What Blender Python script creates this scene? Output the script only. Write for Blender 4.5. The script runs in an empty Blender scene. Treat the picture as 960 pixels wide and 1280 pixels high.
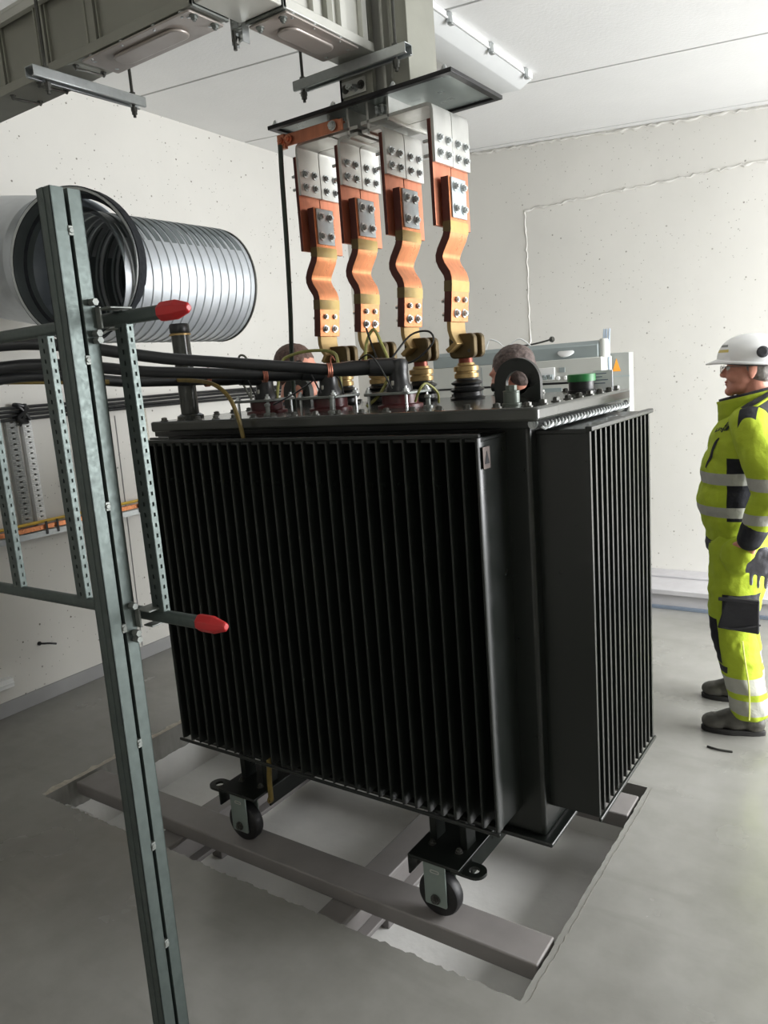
import bpy, bmesh, math, random
from mathutils import Vector, Matrix, Euler
random.seed(7)
C = bpy.context.scene.collection
V = Vector
PI = math.pi

# ------------------------------------------------------------------ materials
MATS = {}
def lin(c):
    return tuple(((x/255)/12.92 if x/255 <= .04045 else (((x/255)+.055)/1.055)**2.4) for x in c)

class NT:
    """tiny helper around a node tree"""
    def __init__(self, name):
        m = bpy.data.materials.new(name); m.use_nodes = True
        self.m = m; self.t = m.node_tree
        self.b = self.t.nodes['Principled BSDF']
    def n(self, typ, **kw):
        nd = self.t.nodes.new(typ)
        for k, v in kw.items():
            if k.startswith('i_'):
                nd.inputs[k[2:].replace('_', ' ')].default_value = v
            else: setattr(nd, k, v)
        return nd
    def l(self, a, b): self.t.links.new(a, b)
    def coord(self):
        if not hasattr(self, 'tc'): self.tc = self.n('ShaderNodeTexCoord')
        return self.tc.outputs['Object']
    def xyz(self):
        if not hasattr(self, 'sp'):
            self.sp = self.n('ShaderNodeSeparateXYZ'); self.l(self.coord(), self.sp.inputs[0])
        return self.sp.outputs
    def math(self, op, a, b=None, clamp=False):
        nd = self.n('ShaderNodeMath', operation=op); nd.use_clamp = clamp
        for i, s in enumerate((a, b)):
            if s is None: continue
            if isinstance(s, (int, float)): nd.inputs[i].default_value = s
            else: self.l(s, nd.inputs[i])
        return nd.outputs[0]
    def rng(self, s, lo, hi):      # 1 where lo < s < hi
        return self.math('MULTIPLY', self.math('GREATER_THAN', s, lo), self.math('LESS_THAN', s, hi))
    def noise(self, scale, detail=4, rough=.55, vec=None):
        nd = self.n('ShaderNodeTexNoise'); nd.inputs['Scale'].default_value = scale
        nd.inputs['Detail'].default_value = detail; nd.inputs['Roughness'].default_value = rough
        self.l(vec or self.coord(), nd.inputs['Vector']); return nd.outputs['Fac']
    def mix(self, fac, a, b):
        nd = self.n('ShaderNodeMix', data_type='RGBA')
        if isinstance(fac, (int, float)): nd.inputs['Factor'].default_value = fac
        else: self.l(fac, nd.inputs['Factor'])
        for s, i in ((a, 6), (b, 7)):
            if isinstance(s, (tuple, list)): nd.inputs[i].default_value = (*s[:3], 1)
            else: self.l(s, nd.inputs[i])
        return nd.outputs[2]
    def ramp(self, fac, lo, hi, a=0., b=1.):
        nd = self.n('ShaderNodeMapRange'); self.l(fac, nd.inputs[0])
        for i, v in enumerate((lo, hi, a, b)): nd.inputs[i+1].default_value = v
        nd.clamp = True
        return nd.outputs[0]
    def bump(self, h, dist, strength=1.):
        nd = self.n('ShaderNodeBump'); nd.inputs['Distance'].default_value = dist; nd.inputs['Strength'].default_value = strength
        self.l(h, nd.inputs['Height']); self.l(nd.outputs[0], self.b.inputs['Normal'])
    def col(self, s):
        if isinstance(s, (tuple, list)): self.b.inputs['Base Color'].default_value = (*s[:3], 1)
        else: self.l(s, self.b.inputs['Base Color'])
    def set(self, rough=.5, metal=0., spec=.5, **kw):
        self.b.inputs['Roughness'].default_value = rough if isinstance(rough, (int, float)) else .5
        if not isinstance(rough, (int, float)): self.l(rough, self.b.inputs['Roughness'])
        self.b.inputs['Metallic'].default_value = metal
        self.b.inputs['Specular IOR Level'].default_value = spec

def mat(name, rgb, rough=.5, metal=0., spec=.5, var=.12, scale=8., bump=0., bscale=60., aniso=None):
    """procedural paint / metal: base colour broken up by noise, optional fine bump"""
    if name in MATS: return MATS[name]
    n = NT(name); c = lin(rgb)
    f = n.noise(scale, 5)
    if aniso:
        mp = n.n('ShaderNodeMapping'); n.l(n.coord(), mp.inputs[0]); mp.inputs['Scale'].default_value = aniso
        f = n.noise(scale, 5, vec=mp.outputs[0])
    n.col(n.mix(n.ramp(f, .3, .7), tuple(x*(1-var) for x in c), tuple(min(1, x*(1+var)) for x in c)))
    n.set(n.ramp(n.noise(scale*2.3, 3), .3, .7, max(.04, rough*.85), min(1, rough*1.15)), metal, spec)
    if bump: n.bump(n.noise(bscale, 3), bump)
    MATS[name] = n.m
    return n.m

def concrete_wall(name, rgb, spots=1.):
    n = NT(name); c = lin(rgb)
    big = n.noise(.9, 5); base = n.mix(n.ramp(big, .3, .7), tuple(x*.93 for x in c), tuple(min(1, x*1.03) for x in c))
    vo = n.n('ShaderNodeTexVoronoi'); vo.inputs['Scale'].default_value = 13; n.l(n.coord(), vo.inputs['Vector'])
    vo2 = n.n('ShaderNodeTexVoronoi'); vo2.inputs['Scale'].default_value = 31; n.l(n.coord(), vo2.inputs['Vector'])
    gate = n.ramp(n.noise(3.1, 2), .40, .52)
    h1 = n.math('MULTIPLY', n.math('LESS_THAN', vo.outputs['Distance'], .075), gate)
    h2 = n.math('MULTIPLY', n.math('LESS_THAN', vo2.outputs['Distance'], .09), n.ramp(n.noise(2.2, 3), .42, .54))
    hole = n.math('MAXIMUM', h1, h2)
    n.col(n.mix(n.math('MULTIPLY', hole, .8*spots), base, lin((92, 86, 74))))
    n.set(.62, 0, .35)
    hgt = n.math('SUBTRACT', n.math('MULTIPLY', n.noise(7, 6), .35), n.math('MULTIPLY', hole, .9))
    n.bump(hgt, .006)
    return n.m

def floor_mat():
    n = NT('grey_floor_paint')
    a = n.ramp(n.noise(1.3, 6, .6), .32, .68); b = n.ramp(n.noise(9, 5), .35, .75)
    mp = n.n('ShaderNodeMapping'); mp.inputs['Rotation'].default_value = (0, 0, .5); mp.inputs['Scale'].default_value = (1, 5, 1); n.l(n.coord(), mp.inputs[0])
    st = n.ramp(n.noise(1.6, 4, vec=mp.outputs[0]), .55, .72)
    c = n.mix(a, lin((124, 123, 117)), lin((143, 142, 137)))
    c = n.mix(n.math('MULTIPLY', b, .18), c, lin((170, 169, 164)))
    c = n.mix(n.math('MULTIPLY', st, .25), c, lin((104, 103, 97)))
    n.col(c); n.set(n.ramp(n.noise(3, 4), .3, .7, .16, .30), 0, .6)
    n.bump(n.noise(5, 5), .0022)
    return n.m

M = {}
M['wall'] = concrete_wall('white_painted_concrete', (214, 212, 206))
M['wallback'] = concrete_wall('white_painted_concrete_back', (214, 212, 206), .75)
M['ceil'] = mat('ceiling_paint', (226, 226, 225), .7, var=.03, scale=2, bump=.001)
M['floor'] = floor_mat()
M['pit'] = mat('pit_paint', (236, 235, 231), .55, var=.10, scale=2.5, bump=.004, bscale=14)
M['beam'] = mat('beam_grey_paint', (128, 124, 122), .5, var=.08, scale=6)
M['base'] = mat('skirting_grey', (150, 150, 150), .6, var=.06, scale=6)
M['fin'] = mat('dark_tank_paint', (22, 26, 23), .32, 0, .5, var=.12, scale=5)
M['lid'] = mat('lid_paint', (58, 60, 56), .17, 0, .5, var=.10, scale=5)
M['galv'] = mat('galvanised_steel', (80, 89, 86), .42, .55, .5, var=.12, scale=40)
M['galvd'] = mat('galvanised_steel_dull', (124, 128, 124), .5, .5, .5, var=.18, scale=22)
M['zinc'] = mat('bright_zinc', (178, 182, 182), .36, .75, var=.06, scale=60)
M['duct'] = mat('spiral_duct_steel', (196, 201, 206), .44, .6, var=.10, scale=5)
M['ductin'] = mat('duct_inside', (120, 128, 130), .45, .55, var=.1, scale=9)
M['foam'] = mat('black_foam', (36, 40, 46), .8, var=.1, scale=20, bump=.001)
M['alu'] = mat('tinned_aluminium', (196, 196, 192), .38, .75, var=.14, scale=9, aniso=(1, 1, .4))
M['alup'] = mat('aluminium_washer_plate', (176, 184, 188), .4, .7, var=.1, scale=14)
M['cop'] = mat('bare_copper', (200, 130, 102), .36, .72, var=.16, scale=9, aniso=(3, 3, .5))
M['copflex'] = mat('copper_foil_stack', (218, 142, 98), .3, .75, var=.14, scale=10, aniso=(.5, 6, 2))
M['copedge'] = mat('dark_copper_edge', (84, 44, 38), .5, .4, var=.15, scale=30)  # darker copper for the side faces of plates and straps
M['brass'] = mat('tinned_brass', (164, 138, 92), .42, .6, var=.14, scale=10)
M['brassd'] = mat('dull_bronze', (92, 78, 52), .42, .6, var=.16, scale=12)
M['tape'] = mat('yellow_tape', (184, 158, 88), .55, var=.08, scale=20)
M['bolt'] = mat('zinc_bolt', (196, 200, 200), .3, .8, var=.12, scale=40)
M['boltd'] = mat('dark_bolt', (84, 84, 80), .35, .6, var=.12, scale=40)
M['rub'] = mat('black_rubber', (24, 25, 26), .36, var=.15, scale=12)
M['cable'] = mat('black_cable_sheath', (30, 31, 32), .34, var=.15, scale=10)
M['red'] = mat('red_plastic', (178, 34, 36), .42, var=.08, scale=14)
M['epoxy'] = mat('dark_red_epoxy', (84, 34, 36), .35, var=.1, scale=14)
M['trunk'] = mat('trunking_grey', (148, 148, 138), .42, .35, var=.06, scale=5)
M['trunkl'] = mat('trunking_light', (200, 200, 193), .42, .35, var=.06, scale=5)
M['trunkb'] = mat('trunking_cover', (168, 160, 154), .4, .4, var=.06, scale=5)
M['tan'] = mat('tan_insulator', (196, 160, 104), .5, var=.08)
M['black'] = mat('black_steel', (26, 26, 28), .4, .2, var=.1)
M['plate'] = mat('flange_panel', (150, 158, 156), .3, .6, var=.06, scale=4)
M['swg'] = mat('switchgear_light_grey', (196, 198, 192), .5, var=.03, scale=4)
M['swgd'] = mat('switchgear_blue_grey', (148, 158, 158), .45, var=.04, scale=4)
M['white'] = mat('white_plastic', (232, 233, 232), .42, var=.03, scale=5)
M['paper'] = mat('paper', (236, 238, 244), .8, var=.03, scale=5)
M['ink'] = mat('ink_blue', (84, 96, 140), .7)
M['orange'] = mat('orange_sign', (240, 160, 50), .5)
M['green'] = mat('green_plastic', (20, 110, 50), .42, var=.08)
M['yg'] = mat('yellow_green_wire', (150, 150, 84), .5, var=.2, scale=60)
M['yell'] = mat('dull_yellow_wire', (118, 100, 48), .5, var=.2, scale=40)
M['dkgreen'] = mat('dark_green_cable', (38, 50, 40), .45, var=.2, scale=20)
M['hose'] = mat('wheel_rubber', (26, 26, 27), .5, var=.1)
M['fork'] = mat('pale_zinc_plate', (142, 154, 148), .42, .5, var=.08)
M['labelm'] = mat('metal_label', (120, 110, 106), .35, .5, var=.1, scale=40)
M['skin'] = mat('skin', (214, 150, 128), .5, var=.10, scale=14, bump=.0006, bscale=120)
M['hairb'] = mat('brown_hair', (92, 70, 60), .7, var=.35, scale=60, bump=.004, bscale=90, aniso=(1, 1, .25))
M['hairg'] = mat('grey_hair', (150, 145, 140), .7, var=.3, scale=60, bump=.003, bscale=90)
M['boot'] = mat('worn_boot_leather', (72, 70, 64), .5, var=.25, scale=16, bump=.002, bscale=40)
M['sole'] = mat('boot_sole', (34, 33, 32), .7)
M['helmet'] = mat('white_helmet', (236, 237, 236), .22, var=.02)
M['dgrey'] = mat('dark_grey_cloth', (62, 62, 66), .8, var=.15, scale=14, bump=.002, bscale=40)
M['bcloth'] = mat('black_cloth', (30, 31, 36), .8, var=.15, scale=14, bump=.002, bscale=40)
M['glove'] = mat('grey_knit_glove', (150, 150, 160), .85, var=.2, scale=40, bump=.002, bscale=160)
M['wire'] = mat('steel_wire', (170, 168, 160), .3, .8)
M['bluegrey'] = mat('blue_grey_cloth', (84, 92, 106), .8, var=.12, scale=14)
M['logo'] = mat('logo_ink', (30, 40, 34), .8)
M['lips'] = mat('lips', (176, 96, 88), .5)
M['debris'] = mat('debris', (46, 46, 42), .8)
M['chip'] = mat('bare_concrete', (176, 170, 158), .9, var=.2, scale=40, bump=.004, bscale=60)

# ------------------------------------------------------------------ mesh builder
def frame_from(d):
    d = V(d).normalized()
    a = V((0, 0, 1)) if abs(d.z) < .9 else V((1, 0, 0))
    u = d.cross(a).normalized(); w = d.cross(u).normalized()
    return u, w
class MB:
    def __init__(self): self.v = []; self.f = []; self.m = []; self.cur = 0
    def add(self, vs, fs):
        o = len(self.v); self.v += [V(p) for p in vs]
        for f in fs: self.f.append([i+o for i in f]); self.m.append(self.cur)
        return self
    def box(self, x0, x1, y0, y1, z0, z1):
        x0, x1 = sorted((x0, x1)); y0, y1 = sorted((y0, y1)); z0, z1 = sorted((z0, z1))
        return self.add([(x0,y0,z0),(x1,y0,z0),(x1,y1,z0),(x0,y1,z0),(x0,y0,z1),(x1,y0,z1),(x1,y1,z1),(x0,y1,z1)],
                        [(3,2,1,0),(4,5,6,7),(0,1,5,4),(1,2,6,5),(2,3,7,6),(3,0,4,7)])
    def bar(self, p0, p1, w, h, up=(0, 0, 1)):
        p0, p1 = V(p0), V(p1); d = (p1-p0).normalized(); u = d.cross(V(up)).normalized(); n = u.cross(d)
        vs = []
        for p in (p0, p1):
            for a, b in ((-1,-1),(1,-1),(1,1),(-1,1)): vs.append(p+u*a*w/2+n*b*h/2)
        return self.add(vs, [(0,1,2,3),(7,6,5,4),(0,4,5,1),(1,5,6,2),(2,6,7,3),(3,7,4,0)])
    def cyl(self, p0, p1, r0, r1=None, n=20, caps=True):
        r1 = r0 if r1 is None else r1; p0, p1 = V(p0), V(p1); u, w = frame_from(p1-p0)
        vs = []
        for p, r in ((p0, r0), (p1, r1)):
            for i in range(n):
                a = 2*PI*i/n; vs.append(p+(u*math.cos(a)+w*math.sin(a))*r)
        fs = [(i, (i+1) % n, n+(i+1) % n, n+i) for i in range(n)]
        if caps: fs += [tuple(range(n))[::-1], tuple(range(n, 2*n))]
        return self.add(vs, fs)
    def lathe(self, prof, org, axis=(0, 0, 1), n=28):    # prof: (r, h)
        org = V(org); ax = V(axis).normalized(); u, w = frame_from(ax); k = len(prof); vs = []
        for r, h in prof:
            for i in range(n):
                a = 2*PI*i/n; vs.append(org+ax*h+(u*math.cos(a)+w*math.sin(a))*max(r, 1e-4))
        fs = []
        for j in range(k-1):
            for i in range(n): fs.append((j*n+i, j*n+(i+1) % n, (j+1)*n+(i+1) % n, (j+1)*n+i))
        fs += [tuple(range(n))[::-1], tuple(range((k-1)*n, k*n))]
        return self.add(vs, fs)
    def tube(self, pts, r, n=10, sub=6, caps=True):
        P = spline(pts, sub); k = len(P); vs = []; prev = None
        rr = r if callable(r) else (lambda t: r)
        for j, p in enumerate(P):
            d = (P[min(j+1, k-1)]-P[max(j-1, 0)]).normalized()
            if prev is None: u, w = frame_from(d)
            else:
                u = (prev-d*prev.dot(d)).normalized(); w = d.cross(u)
            prev = u
            for i in range(n):
                a = 2*PI*i/n; vs.append(p+(u*math.cos(a)+w*math.sin(a))*rr(j/(k-1)))
        fs = []
        for j in range(k-1):
            for i in range(n): fs.append((j*n+i, j*n+(i+1) % n, (j+1)*n+(i+1) % n, (j+1)*n+i))
        if caps: fs += [tuple(range(n))[::-1], tuple(range((k-1)*n, k*n))]
        return self.add(vs, fs)
    def prism(self, poly, org, ux, uy, h):               # polygon in ux,uy plane extruded by h along ux x uy
        org, ux, uy = V(org), V(ux), V(uy); nrm = ux.cross(uy).normalized(); n = len(poly)
        a = [org+ux*p[0]+uy*p[1] for p in poly]
        return self.add(a+[p+nrm*h for p in a], [tuple(range(n))[::-1], tuple(range(n, 2*n))]+[(i, (i+1) % n, n+(i+1) % n, n+i) for i in range(n)])
    def ringplate(self, outer, inner, org, ux, uy, h):   # two loops with the same number of points
        org, ux, uy = V(org), V(ux), V(uy); nrm = ux.cross(uy).normalized(); n = len(outer)
        o = [org+ux*p[0]+uy*p[1] for p in outer]; i_ = [org+ux*p[0]+uy*p[1] for p in inner]
        vs = o+i_+[p+nrm*h for p in o]+[p+nrm*h for p in i_]; fs = []
        for i in range(n):
            j = (i+1) % n
            fs += [(i, n+i, n+j, j), (2*n+i, 2*n+j, 3*n+j, 3*n+i), (i, j, 2*n+j, 2*n+i), (n+i, 3*n+i, 3*n+j, n+j)]
        return self.add(vs, fs)
    def hexbolt(self, p, ax, r=.009, h=.008, washer=True):
        p = V(p); ax = V(ax).normalized()
        if washer: self.cyl(p, p+ax*.003, r*1.45, n=16); p = p+ax*.003
        self.cyl(p, p+ax*h, r, n=6); self.cyl(p+ax*h, p+ax*(h+.004), r*.55, n=10)
        return self
    def strip(self, prof, y0, y1, t):                    # thick ribbon: profile of (x,z) points, width along y
        P = [V((p[0], 0, p[1])) for p in prof]; k = len(P); vs = []
        for j, p in enumerate(P):
            d = (P[min(j+1, k-1)]-P[max(j-1, 0)]).normalized(); nn = V((d.z, 0, -d.x))
            for yy in (y0, y1):
                for s in (-.5, .5): q = p+nn*t*s; vs.append((q.x, yy, q.z))
        fs = []
        for j in range(k-1):
            a, b = j*4, (j+1)*4
            fs += [(a, a+1, b+1, b), (a+3, a+2, b+2, b+3), (a+2, a, b, b+2), (a+1, a+3, b+3, b+1)]
        fs += [(0, 2, 3, 1), ((k-1)*4, (k-1)*4+1, (k-1)*4+3, (k-1)*4+2)]
        return self.add(vs, fs)
    def edge(self):                                      # cut edges (faces along y) take the second material
        for k, f in enumerate(self.f):
            p = [self.v[i] for i in f]; nn = (p[1]-p[0]).cross(p[2]-p[0])
            if nn.length > 0 and abs(nn.normalized().y) > .9: self.m[k] = 1
        return self
    def perf(self, org, ux, uy, w, L, hw, hl, pitch):    # sheet with a row of rectangular holes
        org, ux, uy = V(org), V(ux), V(uy); n = max(1, int(L/pitch)); p = L/n
        for i in range(n):
            y0, y1 = i*p, (i+1)*p; a, b = y0+(p-hl)/2, y0+(p+hl)/2; l, r = (w-hw)/2, (w+hw)/2
            for (x0, x1, z0, z1) in ((0, w, y0, a), (0, w, b, y1), (0, l, a, b), (r, w, a, b)):
                self.add([org+ux*x0+uy*z0, org+ux*x1+uy*z0, org+ux*x1+uy*z1, org+ux*x0+uy*z1], [(0, 1, 2, 3)])
        return self
    def build(self, name, mats, parent=None, smooth=35, bevel=0., seg=2, solid=0., world=True, fix=True):
        me = bpy.data.meshes.new(name)
        off = V((0, 0, 0))
        if parent is not None and world:
            p = parent
            while p is not None: off += p.location; p = p.parent
        me.from_pydata([tuple(p-off) for p in self.v], [], self.f)
        if not isinstance(mats, (list, tuple)): mats = [mats]
        for m in mats: me.materials.append(m)
        for p, i in zip(me.polygons, self.m): p.material_index = i
        if fix:
            bm = bmesh.new(); bm.from_mesh(me); bmesh.ops.recalc_face_normals(bm, faces=bm.faces); bm.to_mesh(me); bm.free()
        return link(name, me, parent, smooth, bevel, seg, solid)
def link(name, me, parent=None, smooth=35, bevel=0., seg=2, solid=0.):
    if smooth:
        for p in me.polygons: p.use_smooth = True
        me.set_sharp_from_angle(angle=math.radians(smooth))
    o = bpy.data.objects.new(name, me); C.objects.link(o)
    if parent is not None: o.parent = parent
    if solid:
        md = o.modifiers.new('solid', 'SOLIDIFY'); md.thickness = solid; md.offset = 0
    if bevel:
        md = o.modifiers.new('bevel', 'BEVEL'); md.width = bevel; md.segments = seg; md.limit_method = 'ANGLE'; md.angle_limit = math.radians(40)
    return o
def spline(pts, sub=6):
    P = [V(p) for p in pts]
    if len(P) < 3 or sub <= 1: return P
    out = []; k = len(P)
    for i in range(k-1):
        p0, p1, p2, p3 = P[max(i-1, 0)], P[i], P[i+1], P[min(i+2, k-1)]
        for s in range(sub):
            t = s/sub
            out.append(.5*((2*p1)+(p2-p0)*t+(2*p0-5*p1+4*p2-p3)*t*t+(3*p1-p0-3*p2+p3)*t**3))
    return out+[P[-1]]
def tag(o, label, cat, group=None):
    o['label'] = label; o['category'] = cat
    if group: o['group'] = group
    return o
def thing(name, label, cat, loc, group=None):
    o = bpy.data.objects.new(name, None); C.objects.link(o); o.location = loc; o.empty_display_size = .1
    return tag(o, label, cat, group)
def struct(o):
    o['kind'] = 'structure'; return o
def circ(r, n=20, a0=0, a1=2*PI, cx=0, cy=0, sx=1, sy=1):
    full = abs(a1-a0-2*PI) < 1e-6
    return [(cx+sx*r*math.cos(a0+(a1-a0)*i/(n if full else n-1)), cy+sy*r*math.sin(a0+(a1-a0)*i/(n if full else n-1))) for i in range(n)]
def rrect(w, h, r, k=5):
    pts = []
    for cx, cy, a in ((w/2-r, h/2-r, 0), (-w/2+r, h/2-r, PI/2), (-w/2+r, -h/2+r, PI), (w/2-r, -h/2+r, 1.5*PI)):
        pts += [(cx+r*math.cos(a+PI/2*i/(k-1)), cy+r*math.sin(a+PI/2*i/(k-1))) for i in range(k)]
    return pts

# ================================================================== THE SETTING
XL, YB = -4.15, 5.68                      # left wall, back wall
XR, YF = 2.3, -1.7
PX0, PX1, PY0, PY1, PD = -3.14, -.842, 1.68, 2.92, -.30     # transformer pit
def ceil_z(x, y): return -.073*x - .028*y + 3.294
# floor with the pit cut out; the front edge of the cut is broken concrete
bm = bmesh.new()
outer = [bm.verts.new(p) for p in ((XL, YF, 0), (XR, YF, 0), (XR, YB, 0), (XL, YB, 0))]
inn = []
def edge_pts(a, b, n, amp):
    a, b = V(a), V(b); d = (b-a).normalized(); nn = V((-d.y, d.x, 0)); out = []
    for i in range(n):
        out.append(a+(b-a)*(i/n)+nn*(random.uniform(-amp, amp) if i else 0))
    return out
loop = edge_pts((PX0, PY0, 0), (PX1, PY0, 0), 170, .0055)+edge_pts((PX1, PY0, 0), (PX1, PY1, 0), 70, .002)+edge_pts((PX1, PY1, 0), (PX0, PY1, 0), 24, .004)+edge_pts((PX0, PY1, 0), (PX0, PY0, 0), 80, .004)
inn = [bm.verts.new(p) for p in loop]
ee = [bm.edges.new((outer[i], outer[(i+1) % 4])) for i in range(4)]+[bm.edges.new((inn[i], inn[(i+1) % len(inn)])) for i in range(len(inn))]
bmesh.ops.triangle_fill(bm, use_beauty=True, use_dissolve=False, edges=ee)
low = [bm.verts.new((v.co.x, v.co.y, -.13)) for v in inn]
for i in range(len(inn)):
    j = (i+1) % len(inn); bm.faces.new((inn[i], inn[j], low[j], low[i]))
for f in bm.faces:
    if abs(f.normal.z) > .5 and f.normal.z < 0: f.normal_flip()
me = bpy.data.meshes.new('floor'); bm.to_mesh(me); bm.free(); me.materials.append(M['floor'])
struct(link('floor', me, smooth=0))
b = MB()
P = [(PX1+.020+random.uniform(-.003, .003), PY0+(PY1-PY0)*i/60) for i in range(61)]
vs = [(PX1+random.uniform(-.002, .002), p[1], -.02) for p in P]+[(p[0], p[1], .0015) for p in P]
b.add(vs, [(i, i+1, 62+i, 61+i) for i in range(60)])
P = [(PX0-.03+random.uniform(-.014, .014), PY0+(PY1-PY0)*i/60) for i in range(61)]
vs = [(PX0+.003, p[1], .0015) for p in P]+[(p[0], p[1], .0015) for p in P]
b.add(vs, [(i, i+1, 62+i, 61+i) for i in range(60)])
struct(b.build('trim_6', M['chip'], smooth=0))
b = MB()                                   # the white pit below
b.add([(PX0-.02, PY0-.03, PD), (PX1+.02, PY0-.03, PD), (PX1+.02, PY1+.02, PD), (PX0-.02, PY1+.02, PD)], [(0, 1, 2, 3)])
for (x0, y0, x1, y1) in ((PX0-.02, PY0-.03, PX1+.02, PY0-.03), (PX1+.02, PY0-.03, PX1+.02, PY1+.02), (PX1+.02, PY1+.02, PX0-.02, PY1+.02), (PX0-.02, PY1+.02, PX0-.02, PY0-.03)):
    b.add([(x0, y0, PD), (x1, y1, PD), (x1, y1, -.13), (x0, y0, -.13)], [(0, 1, 2, 3)])
b.add([(PX0-.02, PY0-.03, -.13), (PX1+.02, PY0-.03, -.13), (PX1+.02, PY0, -.13), (PX0-.02, PY0, -.13)], [(0, 1, 2, 3)])
struct(b.build('floor_pit', M['pit'], smooth=0))
b = MB().box(PX0-.01, PX0+.2, PY0-.02, PY0+.1, PD, -.09)
struct(b.build('trim_1', M['pit'], smooth=0, bevel=.01))
# walls
b = MB().box(XL-.15, XL, YF, YB+.15, -.6, 3.75); struct(b.build('wall_left', M['wall'], smooth=0))
b = MB().box(XL, XR, YB, YB+.15, -.1, 3.75); struct(b.build('wall_back', M['wallback'], smooth=0))
b = MB().box(XL, XR, YF-.15, YF, -.1, 3.75); struct(b.build('wall_front', M['wall'], smooth=0))
DY0, DY1, DZ = 3.0, 5.55, 2.9               # the open gate in the right wall lets the daylight in
b = MB().box(XR, XR+.15, YF, DY0, -.1, 3.75).box(XR, XR+.15, DY1, YB, -.1, 3.75).box(XR, XR+.15, DY0, DY1, DZ, 3.75)
struct(b.build('wall_right', M['wall'], smooth=0))
# ceiling of concrete planks with open joints
b = MB(); js = [YF, -.9, .15, 1.2, 2.3, 3.4, 4.495, 5.6, YB+.02]; g = .009
for i in range(len(js)-1):
    y0, y1 = js[i]+g, js[i+1]-g
    q = [(x, y, ceil_z(x, y)) for x, y in ((XL-.02, y0), (XR+.02, y0), (XR+.02, y1), (XL-.02, y1))]
    t = [(p[0], p[1], p[2]+.2) for p in q]
    b.add(q+t, [(0, 1, 2, 3), (0, 1, 5, 4), (2, 3, 7, 6)])
    if i:
        b.add([(XL, js[i]-g, ceil_z(XL, y0)+.03), (XR, js[i]-g, ceil_z(XR, y0)+.03), (XR, js[i]+g, ceil_z(XR, y0)+.03), (XL, js[i]+g, ceil_z(XL, y0)+.03)], [(0, 1, 2, 3)])
struct(b.build('ceiling', M['ceil'], smooth=0))
b = MB().box(XL, XL+.012, YF, YB, 0, .085); struct(b.build('baseboard_left', M['base'], smooth=0, bevel=.003))
# filled-in opening: rough plaster ridges on the back wall, ridge under the ceiling
b = MB()
def ridge(p0, p1, r, n):
    P = [V(p0).lerp(V(p1), i/n)+V((random.uniform(-.006, .006), 0, random.uniform(-.008, .008))) for i in range(n+1)]
    rad = [r*random.uniform(.5, 1.3) for _ in P]
    b.tube(P, lambda t: rad[int(t*n)], n=6, sub=1)
ridge((-2.48, YB, 2.85), (.6, YB, 2.885), .009, 130); ridge((-2.48, YB, 1.3), (-2.48, YB, 2.85), .006, 60)
ridge((-2.9, YB, ceil_z(-2.9, YB)-.012), (.6, YB, ceil_z(.6, YB)-.012), .011, 130); ridge((-.72, YB, 2.88), (-.72, YB, 3.18), .006, 14)
struct(b.build('trim_2', M['wallback'], smooth=60))
# step with a nosing along the back wall
b = MB(); b.box(-2.6, XR, 5.20, YB, .105, .14); b.box(-2.6, XR, 5.235, YB, .0, .105); b.box(-2.6, XR, 5.5, YB, .14, .155)
struct(b.build('trim_3', mat('step_grey', (178, 176, 178), .6, var=.05), smooth=0, bevel=.004))
b = MB().box(-2.6, XR, 5.212, 5.234, 0, .022); struct(b.build('trim_4', mat('step_strip_blue_grey', (128, 140, 156), .4, .3), smooth=0, bevel=.003))

# ================================================================== PIT BEAMS
def beam(name, label, x0, x1, y0, y1, z0, z1, group=None):
    o = MB().box(x0, x1, y0, y1, z0, z1).build(name, M['beam'], bevel=.006, seg=3); return tag(o, label, 'beam', group)
beam('rail_beam', 'grey steel beam across the pit under the two near wheels', -3.12, -.853, 1.822, 1.957, -.062, -.001)
beam('rail_beam', 'grey steel beam across the pit beneath the far side of the transformer', -3.12, -.853, 2.69, 2.845, -.062, -.001)
def crossbeam(x, label):
    b = MB(); b.box(x-.055, x+.055, PY0-.02, PY1, -.085, -.063).box(x-.012, x+.012, PY0-.02, PY1, -.2, -.085).box(x-.055, x+.055, PY0-.02, PY1, -.22, -.2).box(x-.03, x+.03, PY0+.35, PY0+.45, PD, -.22)
    tag(b.build('cross_beam', M['beam'], bevel=.004), label, 'beam')
crossbeam(-1.575, 'lower grey cross beam in the pit, under the right-hand near wheel')
crossbeam(-2.46, 'lower grey cross beam in the pit, left of the left-hand near wheel')

# ================================================================== TRANSFORMER
TX0, TX1, TY0, TY1 = -2.39, -.88, 1.985, 2.635      # tank
FZ0, FZ1 = .40, 1.555
T = thing('transformer', 'large black finned oil transformer standing on wheels over the floor pit', 'transformer', (-1.635, 2.31, 0))
b = MB().box(TX0, TX1, TY0, TY1, .31, 1.586)
b.build('tank', M['fin'], T, bevel=.012, seg=3)
b = MB().box(TX0-.03, TX1+.03, TY0-.025, TY1+.025, .298, .312); b.build('tank_base_plate', M['fin'], T, bevel=.004)
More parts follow.
